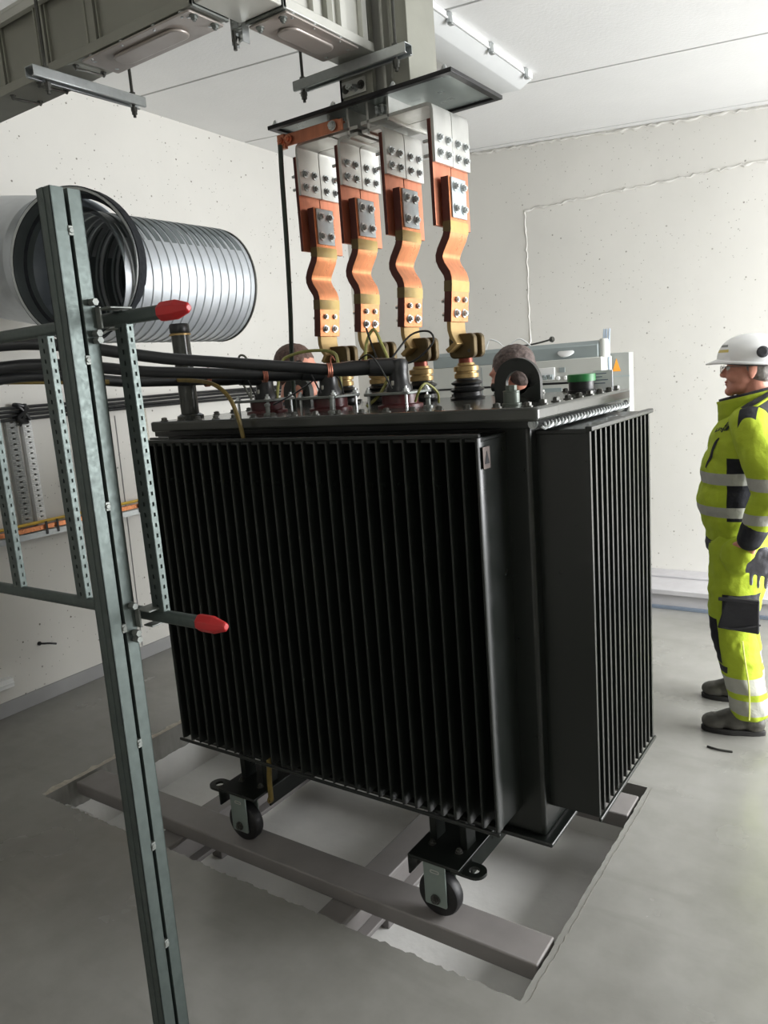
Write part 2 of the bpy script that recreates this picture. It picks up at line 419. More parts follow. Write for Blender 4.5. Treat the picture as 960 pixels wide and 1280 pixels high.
# cooling fins: one hollow sheet each
NF, NS = 30, 14
fx0, fx1, fy = -2.318, -.954, 1.817
sy0, sy1, sx = 2.028, 2.598, -.723
def fin_mesh(name, depth, th, tip=(.5, .48)):
    # sheet in local frame: x = thickness, y from 0 (root) to -depth, waist pressed in
    n = MB(); prof = [(th*.5, 0), (th*.62, -depth*.12), (th*.5, -depth*.3), (th*.42, -depth*.75), (th*tip[0], -depth*.95), (th*tip[1], -depth), (-th*tip[1], -depth), (-th*tip[0], -depth*.95), (-th*.42, -depth*.75), (-th*.5, -depth*.3), (-th*.62, -depth*.12), (-th*.5, 0)]
    n.prism(prof, (0, 0, FZ0), (1, 0, 0), (0, 1, 0), FZ1-FZ0)
    me = bpy.data.meshes.new(name); me.from_pydata([tuple(p) for p in n.v], [], n.f); me.materials.append(M['fin'])
    bmm = bmesh.new(); bmm.from_mesh(me); bmesh.ops.recalc_face_normals(bmm, faces=bmm.faces); bmm.to_mesh(me); bmm.free()
    for p in me.polygons: p.use_smooth = True
    me.set_sharp_from_angle(angle=math.radians(40))
    return me
mf, ms = fin_mesh('cooling_fin', TY0-fy, .0125, (.6, .22)), fin_mesh('cooling_fin_short', sx-TX1, .0125)
def put_fin(me, x, y, rz):
    o = bpy.data.objects.new('cooling_fin', me); C.objects.link(o); o.parent = T
    o.location = (x+1.635, y-2.31, 0); o.rotation_euler = (0, 0, rz)
for i in range(NF):
    x = fx0+.006+(fx1-fx0-.012)*i/(NF-1); put_fin(mf, x, TY0+.002, 0); put_fin(mf, x, TY1-.002, PI)
for i in range(NS):
    y = sy0+.006+(sy1-sy0-.012)*i/(NS-1); put_fin(ms, TX1-.002, y, PI/2); put_fin(ms, TX0+.002, y, -PI/2)
# bars that tie the fin tips together, caps over the fin tops
def fin_bar(x0, x1, y0, y1, z0, z1):
    MB().box(x0, x1, y0, y1, z0, z1).build('fin_tie_bar', M['fin'], T, bevel=.003)
fin_bar(fx0-.012, fx1+.006, fy-.004, fy+.004, FZ0-.012, FZ0); fin_bar(sx-.004, sx+.005, sy0-.006, sy1+.012, FZ0-.012, FZ0)
fin_bar(fx0-.004, fx1+.004, fy-.003, fy+.012, FZ1, FZ1+.012); fin_bar(sx-.014, sx+.006, sy0-.004, sy1+.022, FZ1-.008, FZ1+.006)
b = MB().box(TX1, sx-.01, sy0-.004, sy1+.004, FZ1-.014, FZ1); b.build('fin_top_plate', M['fin'], T, bevel=.003)
b = MB().box(fx0-.002, fx1+.002, fy+.012, TY0, FZ1-.012, FZ1); b.build('fin_top_plate', M['fin'], T, bevel=.003)
# bottom gussets inside the fins (bright sloping ends)
b = MB().box(fx1+.006, fx1+.0085, fy+.012, fy+.052, 1.47, 1.53)
lp = b.build('maker_label', M['labelm'], T, bevel=.001); lp['label'] = 'small metal label on the last fin'
b = MB().prism([(.0, .018), (-.013, -.016), (.013, -.016)], (fx1+.0085, fy+.032, 1.50), (0, 1, 0), (0, 0, 1), .0012); b.build('label_mark', M['black'], lp)
# lid
b = MB(); LX0, LX1, LY0, LY1, LZ0, LZ1 = -2.38, -.82, 1.9, 2.72, 1.588, 1.626
b.prism(rrect(LX1-LX0, LY1-LY0, .02), ((LX0+LX1)/2, (LY0+LY1)/2, LZ0), (1, 0, 0), (0, 1, 0), LZ1-LZ0)
lid = b.build('lid', M['lid'], T, bevel=.008, seg=3)
b = MB().box(TX0-.03, TX1+.03, TY0-.03, TY1+.03, LZ0-.022, LZ0); b.build('tank_rim', M['fin'], T, bevel=.003)
bb = []
n = 17
for i in range(n):
    x = LX0+.05+(LX1-LX0-.09)*i/(n-1); bb += [(x, LY0+.035), (x, LY1-.035)]
for i in range(1, 8): bb += [(LX0+.035, LY0+.035+(LY1-LY0-.07)*i/8), (LX1-.035, LY0+.035+(LY1-LY0-.07)*i/8)]
bolt0 = MB(); bolt0.cyl((0, 0, 0), (0, 0, .003), .0145, n=16).cyl((0, 0, .003), (0, 0, .012), .0105, n=6).cyl((0, 0, .012), (0, 0, .0135), .006, n=10)
bo = bolt0.build('lid_bolt', M['boltd'], T, world=False)
for k, (x, y) in enumerate(bb):
    o = bo if k == 0 else bo.copy()
    if k: C.objects.link(o); o.parent = T
    o.location = (x+1.635, y-2.31, LZ1); o.rotation_euler = (0, 0, random.uniform(0, 1))
# chain-like earthing braid below the lid on the right
b = MB()
for s in (0, PI):
    b.tube([(LX1+.004+.006*math.cos(k*PI/2+s), 1.93+k*.0125, LZ0-.014+.007*math.sin(k*PI/2+s)) for k in range(60)], .0042, n=6, sub=2)
b.hexbolt((LX1-.035, 1.955, 1.578), (0, -1, 0), .010)
o = b.build('earthing_braid', M['zinc'], T); o['label'] = 'twisted metal braid'
# lifting lug (flat ring plate)
def arch(r, base, n=26): return [(-r, -base)]+circ(r, n, PI, 0)+[(r, -base)]
lx, ly, lr, lh = -.985, 2.15, .074, .058
outer_ = arch(lr, lh); inner_ = [(p[0]*.46 if abs(p[0]) else 0, p[1]*.46 if p[1] > 0 else -.034+0*p[1]) for p in outer_]
inner_ = circ(.036, len(outer_), 1.25*PI, -.75*PI+.0001)
b = MB().ringplate(outer_, inner_, (lx, ly+.013, 1.626+lh), (1, 0, 0), (0, 0, 1), .018)
b.cyl((lx-.065, ly+.012, 1.675), (lx-.088, ly+.012, 1.675), .014)
b.build('lifting_lug', M['fin'], T, bevel=.003)
# second lug at the far left corner, hidden behind cables
b = MB().ringplate(outer_, inner_, (-2.2, 2.58, 1.626+lh), (1, 0, 0), (0, 0, 1), .026); b.build('lifting_lug', M['fin'], T, bevel=.003)
# drain / vent plug in front of the lug
b = MB().cyl((-.955, 2.04, 1.626), (-.955, 2.04, 1.632), .028).cyl((-.955, 2.04, 1.632), (-.955, 2.04, 1.662), .0235, n=24).cyl((-.955, 2.04, 1.662), (-.955, 2.04, 1.667), .024, n=24).cyl((-.955, 2.04, 1.667), (-.955, 2.04, 1.682), .0165, n=6)
b.build('vent_plug', mat('grey_green_plug', (92, 100, 92), .4, .3), T, bevel=.001)
# green capped indicator
b = MB().lathe([(.048, 0), (.048, .008), (.043, .01), (.043, .04), (.045, .042)], (-.946, 2.58, 1.626)); gd = b.build('oil_indicator', M['black'], T)
b = MB().lathe([(.0475, .038), (.0475, .056), (.046, .062), (.040, .063)], (-.946, 2.58, 1.626), n=40); gc = b.build('indicator_cap', M['green'], gd); gc['label'] = 'green screw cap'
# filler pipe at the left end
fpx, fpy = -2.29, 2.03
b = MB().cyl((fpx, fpy, 1.626), (fpx-.005, fpy, 1.945), .034, n=24).lathe([(.05, 0), (.05, .012), (.036, .02)], (fpx, fpy, 1.626))
fp = b.build('filler_pipe', M['lid'], T)
b = MB().lathe([(.040, 0), (.040, .006), (.036, .008)], (fpx-.005, fpy, 1.937)); b.build('pipe_ring', M['brass'], fp)
b = MB().lathe([(.035, 0), (.037, .003), (.037, .028), (.033, .034)], (fpx-.005, fpy, 1.946)); b.build('pipe_cap', M['rub'], fp)
# carriage: channel under each pair of wheels, wheels with zinc fork plates, towing eyes
for wx, s in ((-2.085, -1), (-1.21, 1)):
    b = MB(); b.box(wx-.095, wx+.095, 1.845, 2.775, .196, .206).box(wx-.095, wx-.087, 1.845, 2.775, .135, .2).box(wx+.087, wx+.095, 1.93, 2.69, .135, .2)
    for yy in (1.95, 2.62): b.box(wx-.07, wx-.045, yy, yy+.06, .2, .31).box(wx+.045, wx+.07, yy, yy+.06, .2, .31)
    ch = b.build('wheel_carriage', M['fin'], T, bevel=.002)
    for yy in (1.885, 2.735):
        ex = wx+s*.105; P = [(-.04, -.036)]+circ(.036, 14, -PI/2, PI/2, .028)+[(-.04, .036)]; n_ = len(P); I = circ(.017, n_, -PI*.86, PI*1.14, .024)
        b = MB().ringplate([(p[0]*s, p[1]*s) for p in P], [(p[0]*s, p[1]*s) for p in I], (ex, yy, .186), (1, 0, 0), (0, 1, 0), .010); b.build('towing_eye', M['fin'], ch, bevel=.002)
        b = MB(); y0 = yy-.024; prof = [(.02, 0), (.062, 0), (.071, .004), (.075, .012), (.075, .036), (.071, .044), (.062, .048), (.02, .048)]
        b.lathe(prof, (wx, y0, .075), (0, 1, 0), n=40); w = b.build('wheel', M['hose'], T)
        b = MB().cyl((wx, y0-.014, .07), (wx, y0+.062, .07), .011, n=16).hexbolt((wx, y0-.012, .07), (0, -1, 0), .012); b.build('axle_bolt', M['boltd'], w)
        for fy_ in (y0-.011, y0+.053):
            b = MB().prism(rrect(.08, .150, .006), (wx, fy_+.006, .121), (1, 0, 0), (0, 0, 1), .006); fk = b.build('fork_plate', M['fork'], w, bevel=.001)
            fk['label'] = 'pale zinc fork plate'
        b = MB().box(wx-.04, wx+.04, y0-.011, y0+.059, .19, .196); b.build('fork_bridge', M['fork'], w)
        MB().ringplate(rrect(.034, .012, .005), rrect(.026, .006, .003), (wx+.002, y0-.011, .168), (1, 0, 0), (0, 0, 1), .0015).build('fork_mark', M['alu'], w)
    for q in (-.05, .05): MB().hexbolt((wx+q, 1.93, .206), (0, 0, 1), .009).build('carriage_bolt', M['boltd'], ch)
# low-voltage bushings
def lv_bushing(bx, by):
    b = MB().lathe([(.062, 0), (.064, .006), (.052, .012), (.052, .026), (.060, .030), (.062, .036), (.048, .044), (.046, .05), (.056, .056), (.057, .061), (.040, .07), (.038, .078)], (bx, by, 1.626), n=32)
    ins = b.build('low_voltage_bushing', M['rub'], T)
    b = MB().lathe([(.037, .074), (.044, .077), (.044, .092), (.038, .094), (.038, .099), (.045, .101), (.045, .117), (.032, .122), (.03, .13)], (bx, by, 1.626), n=24); b.build('brass_nut', M['brass'], ins)
    b = MB().lathe([(.026, .126), (.026, .152), (.02, .154)], (bx, by, 1.626), n=20); b.build('threaded_stem', mat('red_copper_stem', (120, 58, 44), .4, .5), ins)
    for k, yy in enumerate((-.034, .008)):
        b = MB().prism(rrect(.102 if k == 0 else .100, .086, .02), (bx+.004+k*.010, by+yy+.026, 1.815), (1, 0, 0), (0, 0, 1), .026)
        fl = b.build('terminal_flag', M['brassd'], ins, bevel=.004)
        if k == 0:
            for dx, dz in ((-.028, .02), (.034, -.018)): MB().cyl((bx+dx, by+yy, 1.815+dz), (bx+dx, by+yy-.003, 1.815+dz), .006, n=10).build('flag_screw', M['boltd'], ins)
BX = [-1.905, -1.72, -1.533, -1.343]; BY = 2.5
for x in BX: lv_bushing(x, BY)
# high-voltage bushings (dark red epoxy base and clamped metal plate)
HX = [(-2.05, 2.2), (-1.74, 2.2), (-1.44, 2.2)]
for hx, hy in HX:
    b = MB().lathe([(.078, 0), (.078, .008), (.062, .012), (.062, .043)], (hx, hy, 1.626), n=28); hb = b.build('high_voltage_bushing', M['epoxy'], T)
    b = MB().prism(rrect(.18, .16, .012), (hx-.008, hy, 1.669), (1, 0, 0), (0, 1, 0), .009); b.build('clamp_plate', M['galvd'], hb, bevel=.002)
    for dx in (-.083, .067):
        for dy in (-.065, .065):
            b = MB().cyl((hx+dx, hy+dy, 1.626), (hx+dx, hy+dy, 1.697), .005, n=8).hexbolt((hx+dx, hy+dy, 1.678), (0, 0, 1), .009); b.build('clamp_bolt', M['bolt'], hb)
# small fittings on the lid between the bushings
for x, y, h in ((-1.88, 2.02, .03), (-1.60, 2.03, .045), (-1.27, 2.1, .028), (-1.58, 2.33, .05), (-1.90, 2.33, .04)):
    MB().lathe([(.016, 0), (.016, .006), (.008, .009), (.008, h), (.011, h+.003), (.011, h+.010), (.005, h+.013)], (x, y, 1.626), n=18).build('earthing_stud', M['galvd'], T)
# brown-yellow earth lead along the underside to the left wheel
b = MB().tube([(-1.971, 1.93, .42), (-1.973, 1.93, .33), (-1.982, 1.93, .24), (-1.984, 1.93, .165)], .010, n=8).hexbolt((-1.99, 1.93, .165), (1, 0, 0), .011); b.build('earth_strap', M['yell'], T)

# ================================================================== COPPER BUSBAR SETS
names = ['leftmost of the four bent copper busbar drops above the transformer, beside the dark green cable', 'second from the left of the four bent copper busbar drops above the transformer',
         'third from the left of the four bent copper busbar drops above the transformer', 'rightmost of the four bent copper busbar drops above the transformer, nearest the lifting lug']
TXs = [-1.928, -1.733, -1.539, -1.345]
for si in range(4):
    x = TXs[si]; dy = 0
    r = thing('copper_busbar', names[si], 'busbar', (x, 2.495, 1.86), 'copper busbar drops')
    y0, y1, ym = 2.372, 2.618, 2.495
    sgn = 1 if si < 2 else -1; zt = 2.594 if si in (0, 3) else 2.572
    if si == 3: zt = 2.60
    for a, c in ((y0, ym-.0015), (ym+.0015, y1)):
        prof = [(x-.006, 2.418), (x-.006, zt-.02), (x-.006+sgn*.003, zt-.006), (x-.006+sgn*.015, zt)] + [(x+sgn*q-.006, zt) for q in (.03, .06, .088 if si in (1, 2) else .285)]
        MB().strip(prof, a, c, .012).build('tinned_bar', M['alu'], r, bevel=.0015)
        MB().box(x-.026, x-.0125, a, c, 2.218, 2.555).edge().build('copper_plate', [M['cop'], M['copedge']], r, bevel=.0015)
        for q in (.27, .73):
            for zz in (2.450, 2.497):
                p = a+(c-a)*q
                b = MB().hexbolt((x, p, zz), (1, 0, 0), .0105, .009).cyl((x+.002, p, zz), (x-.062, p, zz), .0055, n=10).cyl((x-.027, p, zz), (x-.037, p, zz), .010, n=6)
                b.build('clamp_bolt', M['bolt'], r)
    # flexible laminated strap with S-bend, tape bands and end ferrule
    fy0, fy1 = 2.406, 2.530; cx = x+.009
    S = [(cx, 2.375), (cx, 2.30), (cx, 2.222), (cx-.001, 2.200), (cx-.007, 2.182), (cx-.031, 2.142), (cx-.038, 2.124), (cx-.038, 2.110), (cx-.031, 2.092), (cx-.012, 2.062), (cx-.008, 2.047), (cx-.008, 2.03), (cx-.014, 1.96), (cx-.020, 1.900)]
    fl = MB().strip(S, fy0, fy1, .030).edge().build('flexible_strap', [M['copflex'], M['copedge']], r, smooth=25, bevel=.002)
    MB().strip([(cx, 2.232), (cx, 2.222), (cx-.0005, 2.205), (cx-.002, 2.198)], fy0-.001, fy1+.001, .0312).edge().build('tape_band', [M['tape'], mat('dark_tape_side', (96, 80, 44), .6)], fl)  # tape bands take a darker colour on their side faces
    MB().strip([(cx-.008, 2.038), (cx-.0085, 2.025), (cx-.0105, 2.002)], fy0-.001, fy1+.001, .0312).edge().build('tape_band', [M['tape'], mat('dark_tape_side', (96, 80, 44), .6)], fl)
    MB().box(cx+.0155, cx+.0205, fy0+.012, fy1-.012, 2.242, 2.372).build('clamp_plate', M['alup'], r, bevel=.0015)
    for yy in (2.440, 2.496):
        for zz in (2.272, 2.343): MB().hexbolt((cx+.0205, yy, zz), (1, 0, 0), .0115, .009).build('clamp_bolt', M['bolt'], r)
        for zz in (1.928, 1.974):
            xx = cx-.020
            MB().hexbolt((xx+.018, yy, zz), (1, 0, 0), .0105, .009).cyl((xx+.02, yy, zz), (xx-.036, yy, zz), .0055, n=10).cyl((xx-.016, yy, zz), (xx-.026, yy, zz), .010, n=6).build('clamp_bolt', M['bolt'], r)
    # brass tail that swings over to the bushing flag
    bx = BX[si]
    MB().strip([(cx-.022, 1.915), (cx-.022, 1.872), (cx-.016, 1.848), (cx+.0, 1.826), (bx-.03, 1.80)], fy0+.012, fy1-.006, .016).build('brass_tail', M['brass'], r, bevel=.002)

# ================================================================== FLANGE PLATE, EARTH BAR
b = MB(); fpx0, fpx1, fpy0, fpy1, fpz = -2.015, -1.24, 2.316, 2.686, 2.652
fr = thing('flange_plate', 'black framed flange plate from which the four copper busbar drops hang', 'plate', ((fpx0+fpx1)/2, (fpy0+fpy1)/2, fpz))
W2, H2 = (fpx1-fpx0)/2, (fpy1-fpy0)/2; oc = ((fpx0+fpx1)/2, (fpy0+fpy1)/2, fpz)
b.ringplate([(-W2, -H2), (W2, -H2), (W2, H2), (-W2, H2)], [(-W2+.024, -H2+.024), (W2-.024, -H2+.024), (W2-.024, H2-.024), (-W2+.024, H2-.024)], oc, (1, 0, 0), (0, 1, 0), .014); b.build('frame', M['black'], fr, bevel=.002)
MB().box(fpx0+.01, fpx1-.01, fpy0+.01, fpy1-.01, fpz+.008, fpz+.013).build('panel', M['plate'], fr)
for q in range(4):
    MB().box(-1.78+q*.085, -1.77+q*.085, 2.372, 2.618, 2.56 if q in (1, 2) else 2.585, fpz+.01).build('conductor_tail', M['alu'], fr, bevel=.0015)
for dx in (.03, .30, .55, .745): MB().hexbolt((fpx0+dx, fpy0+.012, fpz+.014), (0, 0, 1), .008).build('frame_bolt', M['bolt'], fr)
for dx in (-1.60, -1.575): MB().hexbolt((dx, fpy0+.11, fpz+.006), (0, 0, -1), .010, .022).build('panel_bolt', M['bolt'], fr)
r = thing('earth_bar', 'flat copper earth bar bolted under the left end of the flange plate', 'busbar', (-1.85, 2.36, 2.62))
MB().box(-1.985, -1.70, 2.352, 2.360, 2.592, 2.63).box(-1.985, -1.72, 2.352, 2.40, 2.626, 2.634).box(-2.0, -1.965, 2.346, 2.366, 2.586, 2.636).build('bar', M['cop'], r, bevel=.002)
for x in (-1.978, -1.945, -1.74): MB().hexbolt((x, 2.346, 2.612), (0, -1, 0), .0115, .010).build('bolt', M['cop'] if x < -1.8 else M['bolt'], r)
o = MB().tube([(-1.985, 2.345, 2.60), (-1.995, 2.35, 2.50), (-2.02, 2.37, 2.25), (-2.06, 2.40, 2.0), (-2.095, 2.42, 1.80), (-2.11, 2.43, 1.628)], .0095, n=10).build('earth_cable', M['dkgreen'])
tag(o, 'dark green earth cable hanging from the copper earth bar down behind the black cables', 'cable')

# ================================================================== POWER CABLES WITH ELBOWS
def power_cable(hx, hy, start, mid, label, coll):
    top = V((hx, hy, 1.765)); rad = .0185
    r = thing('power_cable', label, 'cable', (hx, hy, 1.678), 'black power cables with elbow plugs')
    d = (V(mid)-top); d.z = 0; d.normalize()
    j = top+d*.22
    pts = [j, V(mid), V(start), V(start)+V((-.35, -.45, -.25)), V(start)+V((-.5, -.75, -.95)), V(start)+V((-.55, -.85, -1.88))]
    MB().tube(pts, rad, n=16, sub=10).build('sheath', M['cable'], r)
    b = MB()
    b.lathe([(.045, 0), (.045, .012), (.035, .03), (.033, .06), (.035, .072), (.035, .094), (.029, .105), (.012, .109)], (hx, hy, 1.678), n=24)
    b.build('elbow_plug', M['rub'], r)
    b = MB().cyl(top+d*.01-V((0, 0, .006)), top+d*.10, .031, .029, n=20).cyl(top+d*.10, top+d*.15, .0255, .0255, n=20).cyl(top+d*.15, top+d*.235, .026, .0205, n=20)
    b.build('cable_boot', M['rub'], r)
    b = MB()
    q = top+d*.225; u, w = frame_from(d)
    for k in range(3): b.tube([q+d*(k*.006)+(u*math.cos(a)+w*math.sin(a))*.0225 for a in [2*PI*i/14 for i in range(15)]], .0026, n=6, sub=1)
    b.tube([q-w*.0, q+V((0, 0, .03)), q+V((.015, -.01, .045)), q+V((.03, -.015, .03))], .0022, n=6)
    o = b.build('screen_wire', mat('tinned_copper_wire', (168, 104, 84), .4, .5), r)
    MB().tube([top+d*.13+V((0, 0, .026)), top+d*.10+V((.02, -.02, .04)), top+d*.05+V((.02, -.05, .0)), V((hx+.02, hy-.075, 1.69))], .0028, n=6).build('bonding_lead', M['rub'], r)
    MB().box(hx-.004, hx+.004, hy-.04, hy-.036, 1.70, 1.715).build('test_cap', M['wire'], r)
    return r
power_cable(*HX[2], (-2.30, 1.26, 1.905), (-1.93, 1.70, 1.832), 'front black power cable with its elbow plug at the rightmost red bushing', 0)
power_cable(*HX[1], (-2.32, 1.27, 1.838), (-2.06, 1.72, 1.80), 'middle black power cable whose elbow plug sits on the centre red bushing', 0)
power_cable(*HX[0], (-2.34, 1.28, 1.806), (-2.22, 1.72, 1.778), 'rear black power cable ending at the leftmost red bushing', 0)
def wire(name, pts, r, m, label, cat='wire', n=7):
    o = MB().tube(pts, r, n=n, sub=8).build(name, m); return tag(o, label, cat)
wire('earth_wire', [(-2.16, 1.87, 1.772), (-2.081, 1.87, 1.766), (-1.984, 1.87, 1.75), (-1.914, 1.87, 1.706), (-1.88, 1.87, 1.638), (-1.864, 1.87, 1.562)], .0075, M['yell'], 'yellow and black earth wire bending down over the front edge of the lid')
wire('earth_wire', [(-2.2, 1.62, 1.782), (-2.5, 1.05, 1.80), (-2.7, .8, 1.6), (-2.85, .4, .9), (-2.9, .3, .0)], .008, M['yell'], 'brown-yellow earth wire running along below the black power cables')
wire('bonding_wire', [(-2.0, 2.2, 1.65), (-2.03, 2.28, 1.80), (-1.99, 2.30, 1.835), (-1.90, 2.32, 1.845), (-1.80, 2.32, 1.83), (-1.75, 2.28, 1.78), (-1.73, 2.26, 1.69)], .006, M['yg'], 'yellow-green bonding wire arching in front of the brown haired head')
wire('bonding_wire', [(-1.53, 2.13, 1.635), (-1.50, 2.18, 1.68), (-1.50, 2.24, 1.76), (-1.55, 2.27, 1.85), (-1.585, 2.28, 1.895), (-1.60, 2.25, 1.84), (-1.57, 2.20, 1.76)], .0055, M['yg'], 'yellow-green bonding wire looping up beside the rightmost cable boot')
wire('thin_lead', [(-1.46, 2.2, 1.79), (-1.42, 2.26, 1.86), (-1.36, 2.28, 1.868), (-1.34, 2.27, 1.83), (-1.40, 2.24, 1.775), (-1.47, 2.2, 1.765)], .0035, M['rub'], 'thin black lead looped in front of the third terminal flag')
wire('thin_lead', [(-1.60, 2.26, 1.90), (-1.57, 2.25, 1.83), (-1.53, 2.22, 1.785), (-1.49, 2.2, 1.78)], .0035, M['rub'], 'thin black lead dropping from the second busbar to the rightmost cable')
wire('thin_lead', [(-1.88, 2.05, 1.66), (-1.82, 2.12, 1.70), (-1.76, 2.16, 1.745), (-1.72, 2.13, 1.775), (-1.66, 2.15, 1.74), (-1.63, 2.14, 1.68)], .003, M['rub'], 'thin black lead curling over the middle elbow plug')
wire('thin_lead', [(-2.20, 2.3, 1.64), (-2.25, 2.28, 1.76), (-2.24, 2.27, 1.845), (-2.20, 2.27, 1.84), (-2.18, 2.26, 1.76), (-2.15, 2.22, 1.66)], .0045, mat('grey_lead', (120, 122, 112), .5), 'grey lead standing up in a loop left of the rear elbow plug')
wire('bonding_wire', [(-1.33, 2.12, 1.645), (-1.30, 2.1, 1.68), (-1.285, 2.12, 1.70), (-1.27, 2.16, 1.67), (-1.29, 2.2, 1.635)], .004, M['yg'], 'short yellow-green loop at the right corner of the rightmost clamp plate')

# ================================================================== BUSBAR TRUNKING
def cover(r, cx, cy, z, L, W, along):
    ux, uy = ((1, 0, 0), (0, -1, 0)) if along == 'x' else ((0, 1, 0), (1, 0, 0))
    q = MB().prism(rrect(L, W, .006), (cx, cy, z), ux, uy, .006)
    c = q.build('cover_plate', M['trunkb'], r, bevel=.001); c['label'] = 'pressed cover plate on the underside'
    def emb(l, w, z_, h): return MB().prism([(p[0], p[1]) for p in rrect(l, w, w*.45, 7)], (cx, cy, z_), ux, uy, h)
    o = emb(L*.62, W*.52, z-.006, .010).build('embossed_panel', M['trunkb'], c, bevel=.005, seg=3)
    tr = [(.024, -.016), (0, .022), (-.024, -.016)]; ti = [(p[0]*.6, p[1]*.6) for p in tr]
    MB().ringplate(tr, ti, (cx, cy, z-.0125), ux, uy, .002).build('warning_mark', M['tan'], c)
    for dx in (-.44, .44):
        for dy in (-.3, .3): MB().lathe([(.012, 0), (.012, .003), (.007, .006), (.004, .007)], V((cx, cy, z))+V(ux)*L*dx+V(uy)*W*dy, (0, 0, -1), n=14).build('cover_screw', M['bolt'], c)
    for dx, dy in ((-.36, .38), (.36, -.38)): MB().prism([(.014, -.008), (0, .012), (-.014, -.008)], V((cx, cy, z-.0015))+V(ux)*L*dx+V(uy)*W*dy, ux, uy, .002).build('vent_slot', M['black'], c)
def disc_insulator(r, p, ax):
    q = MB().lathe([(.045, 0), (.045, .008), (.036, .010)], p, ax, n=26).build('insulator_ring', M['tan'], r)
    MB().lathe([(.028, .008), (.028, .012), (.016, .014), (.016, .024), (.008, .026)], p, ax, n=18).build('contact_bolt', M['boltd'], q)
# section A runs along x
zb, zt = 2.80, 3.035
A = thing('busbar_trunking', 'long dark grey busbar trunking under the ceiling at the top left, above the round duct', 'busbar trunking', (-2.6, 1.78, zb))
ax0, ax1, ay0, ay1 = -3.9, -1.72, 1.71, 1.852
MB().box(ax0, ax1, ay0+.022, ay1-.022, zb+.012, zt).build('web', M['trunk'], A)
MB().box(ax0, ax1, ay0, ay0+.024, zb, zb+.03).box(ax0, ax1, ay1-.024, ay1, zb, zb+.03).box(ax0, ax1, ay0+.02, ay1-.02, zb, zb+.014).build('bottom_flange', M['trunk'], A, bevel=.002)
MB().box(ax0, ax1, ay0-.012, ay1, zt, zt+.012).box(ax0, ax1, ay0-.012, ay0+.01, zt-.025, zt).build('top_flange', M['trunkl'], A, bevel=.002)
for x in (-3.2, -2.95, -2.70, -2.44, -2.18):
    MB().box(x-.02, x+.02, ay0+.006, ay0+.03, zb+.03, zt-.02).box(x-.022, x-.014, ay0+.001, ay0+.03, zb+.03, zt-.02).box(x+.026, x+.032, ay0+.012, ay0+.03, zb+.03, zt-.02).build('stiffening_rib', M['trunk'], A, bevel=.001)
disc_insulator(A, (-1.93, ay0+.022, 2.945), (0, -1, 0))
cover(A, -1.99, (ay0+ay1)/2, zb-.006, .50, .14, 'x')
for x in (-2.66, -2.50, -2.29):
    MB().tube([(x-.01, ay0+.02, zb-.01), (x, ay0+.06, zb-.012), (x+.0, ay1-.02, zb-.01)], .004, n=6).hexbolt((x-.01, ay0+.022, zb), (0, 0, -1), .007).hexbolt((x, ay1-.022, zb), (0, 0, -1), .007).build('seam_clip', M['boltd'], A)
for x in (-2.2, -2.05, -1.9, -1.78): MB().hexbolt((x, ay0+.012, zb), (0, 0, -1), .006).build('flange_bolt', M['bolt'], A)
MB().box(ax1-.012, ax1, ay0, ay1, zb-.004, zb+.05).hexbolt((ax1-.03, ay0+.03, zb-.012), (0, 0, -1), .009).hexbolt((ax1-.03, ay1-.03, zb-.012), (0, 0, -1), .009).build('end_joint', M['galvd'], A)
# section B runs along y to the riser
B = thing('busbar_trunking', 'short grey busbar trunking leading from the perforated hanger back to the vertical riser', 'busbar trunking', (-1.62, 2.05, zb))
bx0, bx1, by0, by1 = -1.70, -1.548, 1.90, 2.36
MB().box(bx0+.022, bx1-.022, by0, by1, zb+.012, zt).build('web', M['trunkl'], B)
MB().box(bx0, bx0+.024, by0, by1, zb, zb+.03).box(bx1-.024, bx1, by0, by1, zb, zb+.03).box(bx0+.02, bx1-.02, by0, by1, zb, zb+.014).build('bottom_flange', M['trunkl'], B, bevel=.002)
MB().box(bx0, bx1+.01, by0, by1, zt, zt+.012).build('top_flange', M['trunkl'], B, bevel=.002)
for y in (1.93, 2.06, 2.13, 2.20, 2.32): MB().box(bx1-.03, bx1-.004, y-.014, y+.014, zb+.03, zt).build('stiffening_rib', M['trunk'] if y == 2.13 else M['trunkl'], B, bevel=.001)
disc_insulator(B, (bx1-.022, 1.99, 2.93), (1, 0, 0))
cover(B, (bx0+bx1)/2, 2.09, zb-.006, .36, .15, 'y')
for y in (1.95, 2.05, 2.18): MB().hexbolt((bx1-.012, y, zb), (0, 0, -1), .006).build('flange_bolt', M['bolt'], B)
MB().box(bx0, bx1, by0, by0+.012, zb-.004, zb+.05).hexbolt((bx0+.03, by0+.03, zb-.012), (0, 0, -1), .009).hexbolt((bx1-.03, by0+.03, zb-.012), (0, 0, -1), .009).build('end_joint', M['galvd'], B)
MB().box(-1.7195, -1.552, 1.714, 1.8995, zb+.003, zt).build('corner_elbow', M['trunkl'], B, bevel=.004)
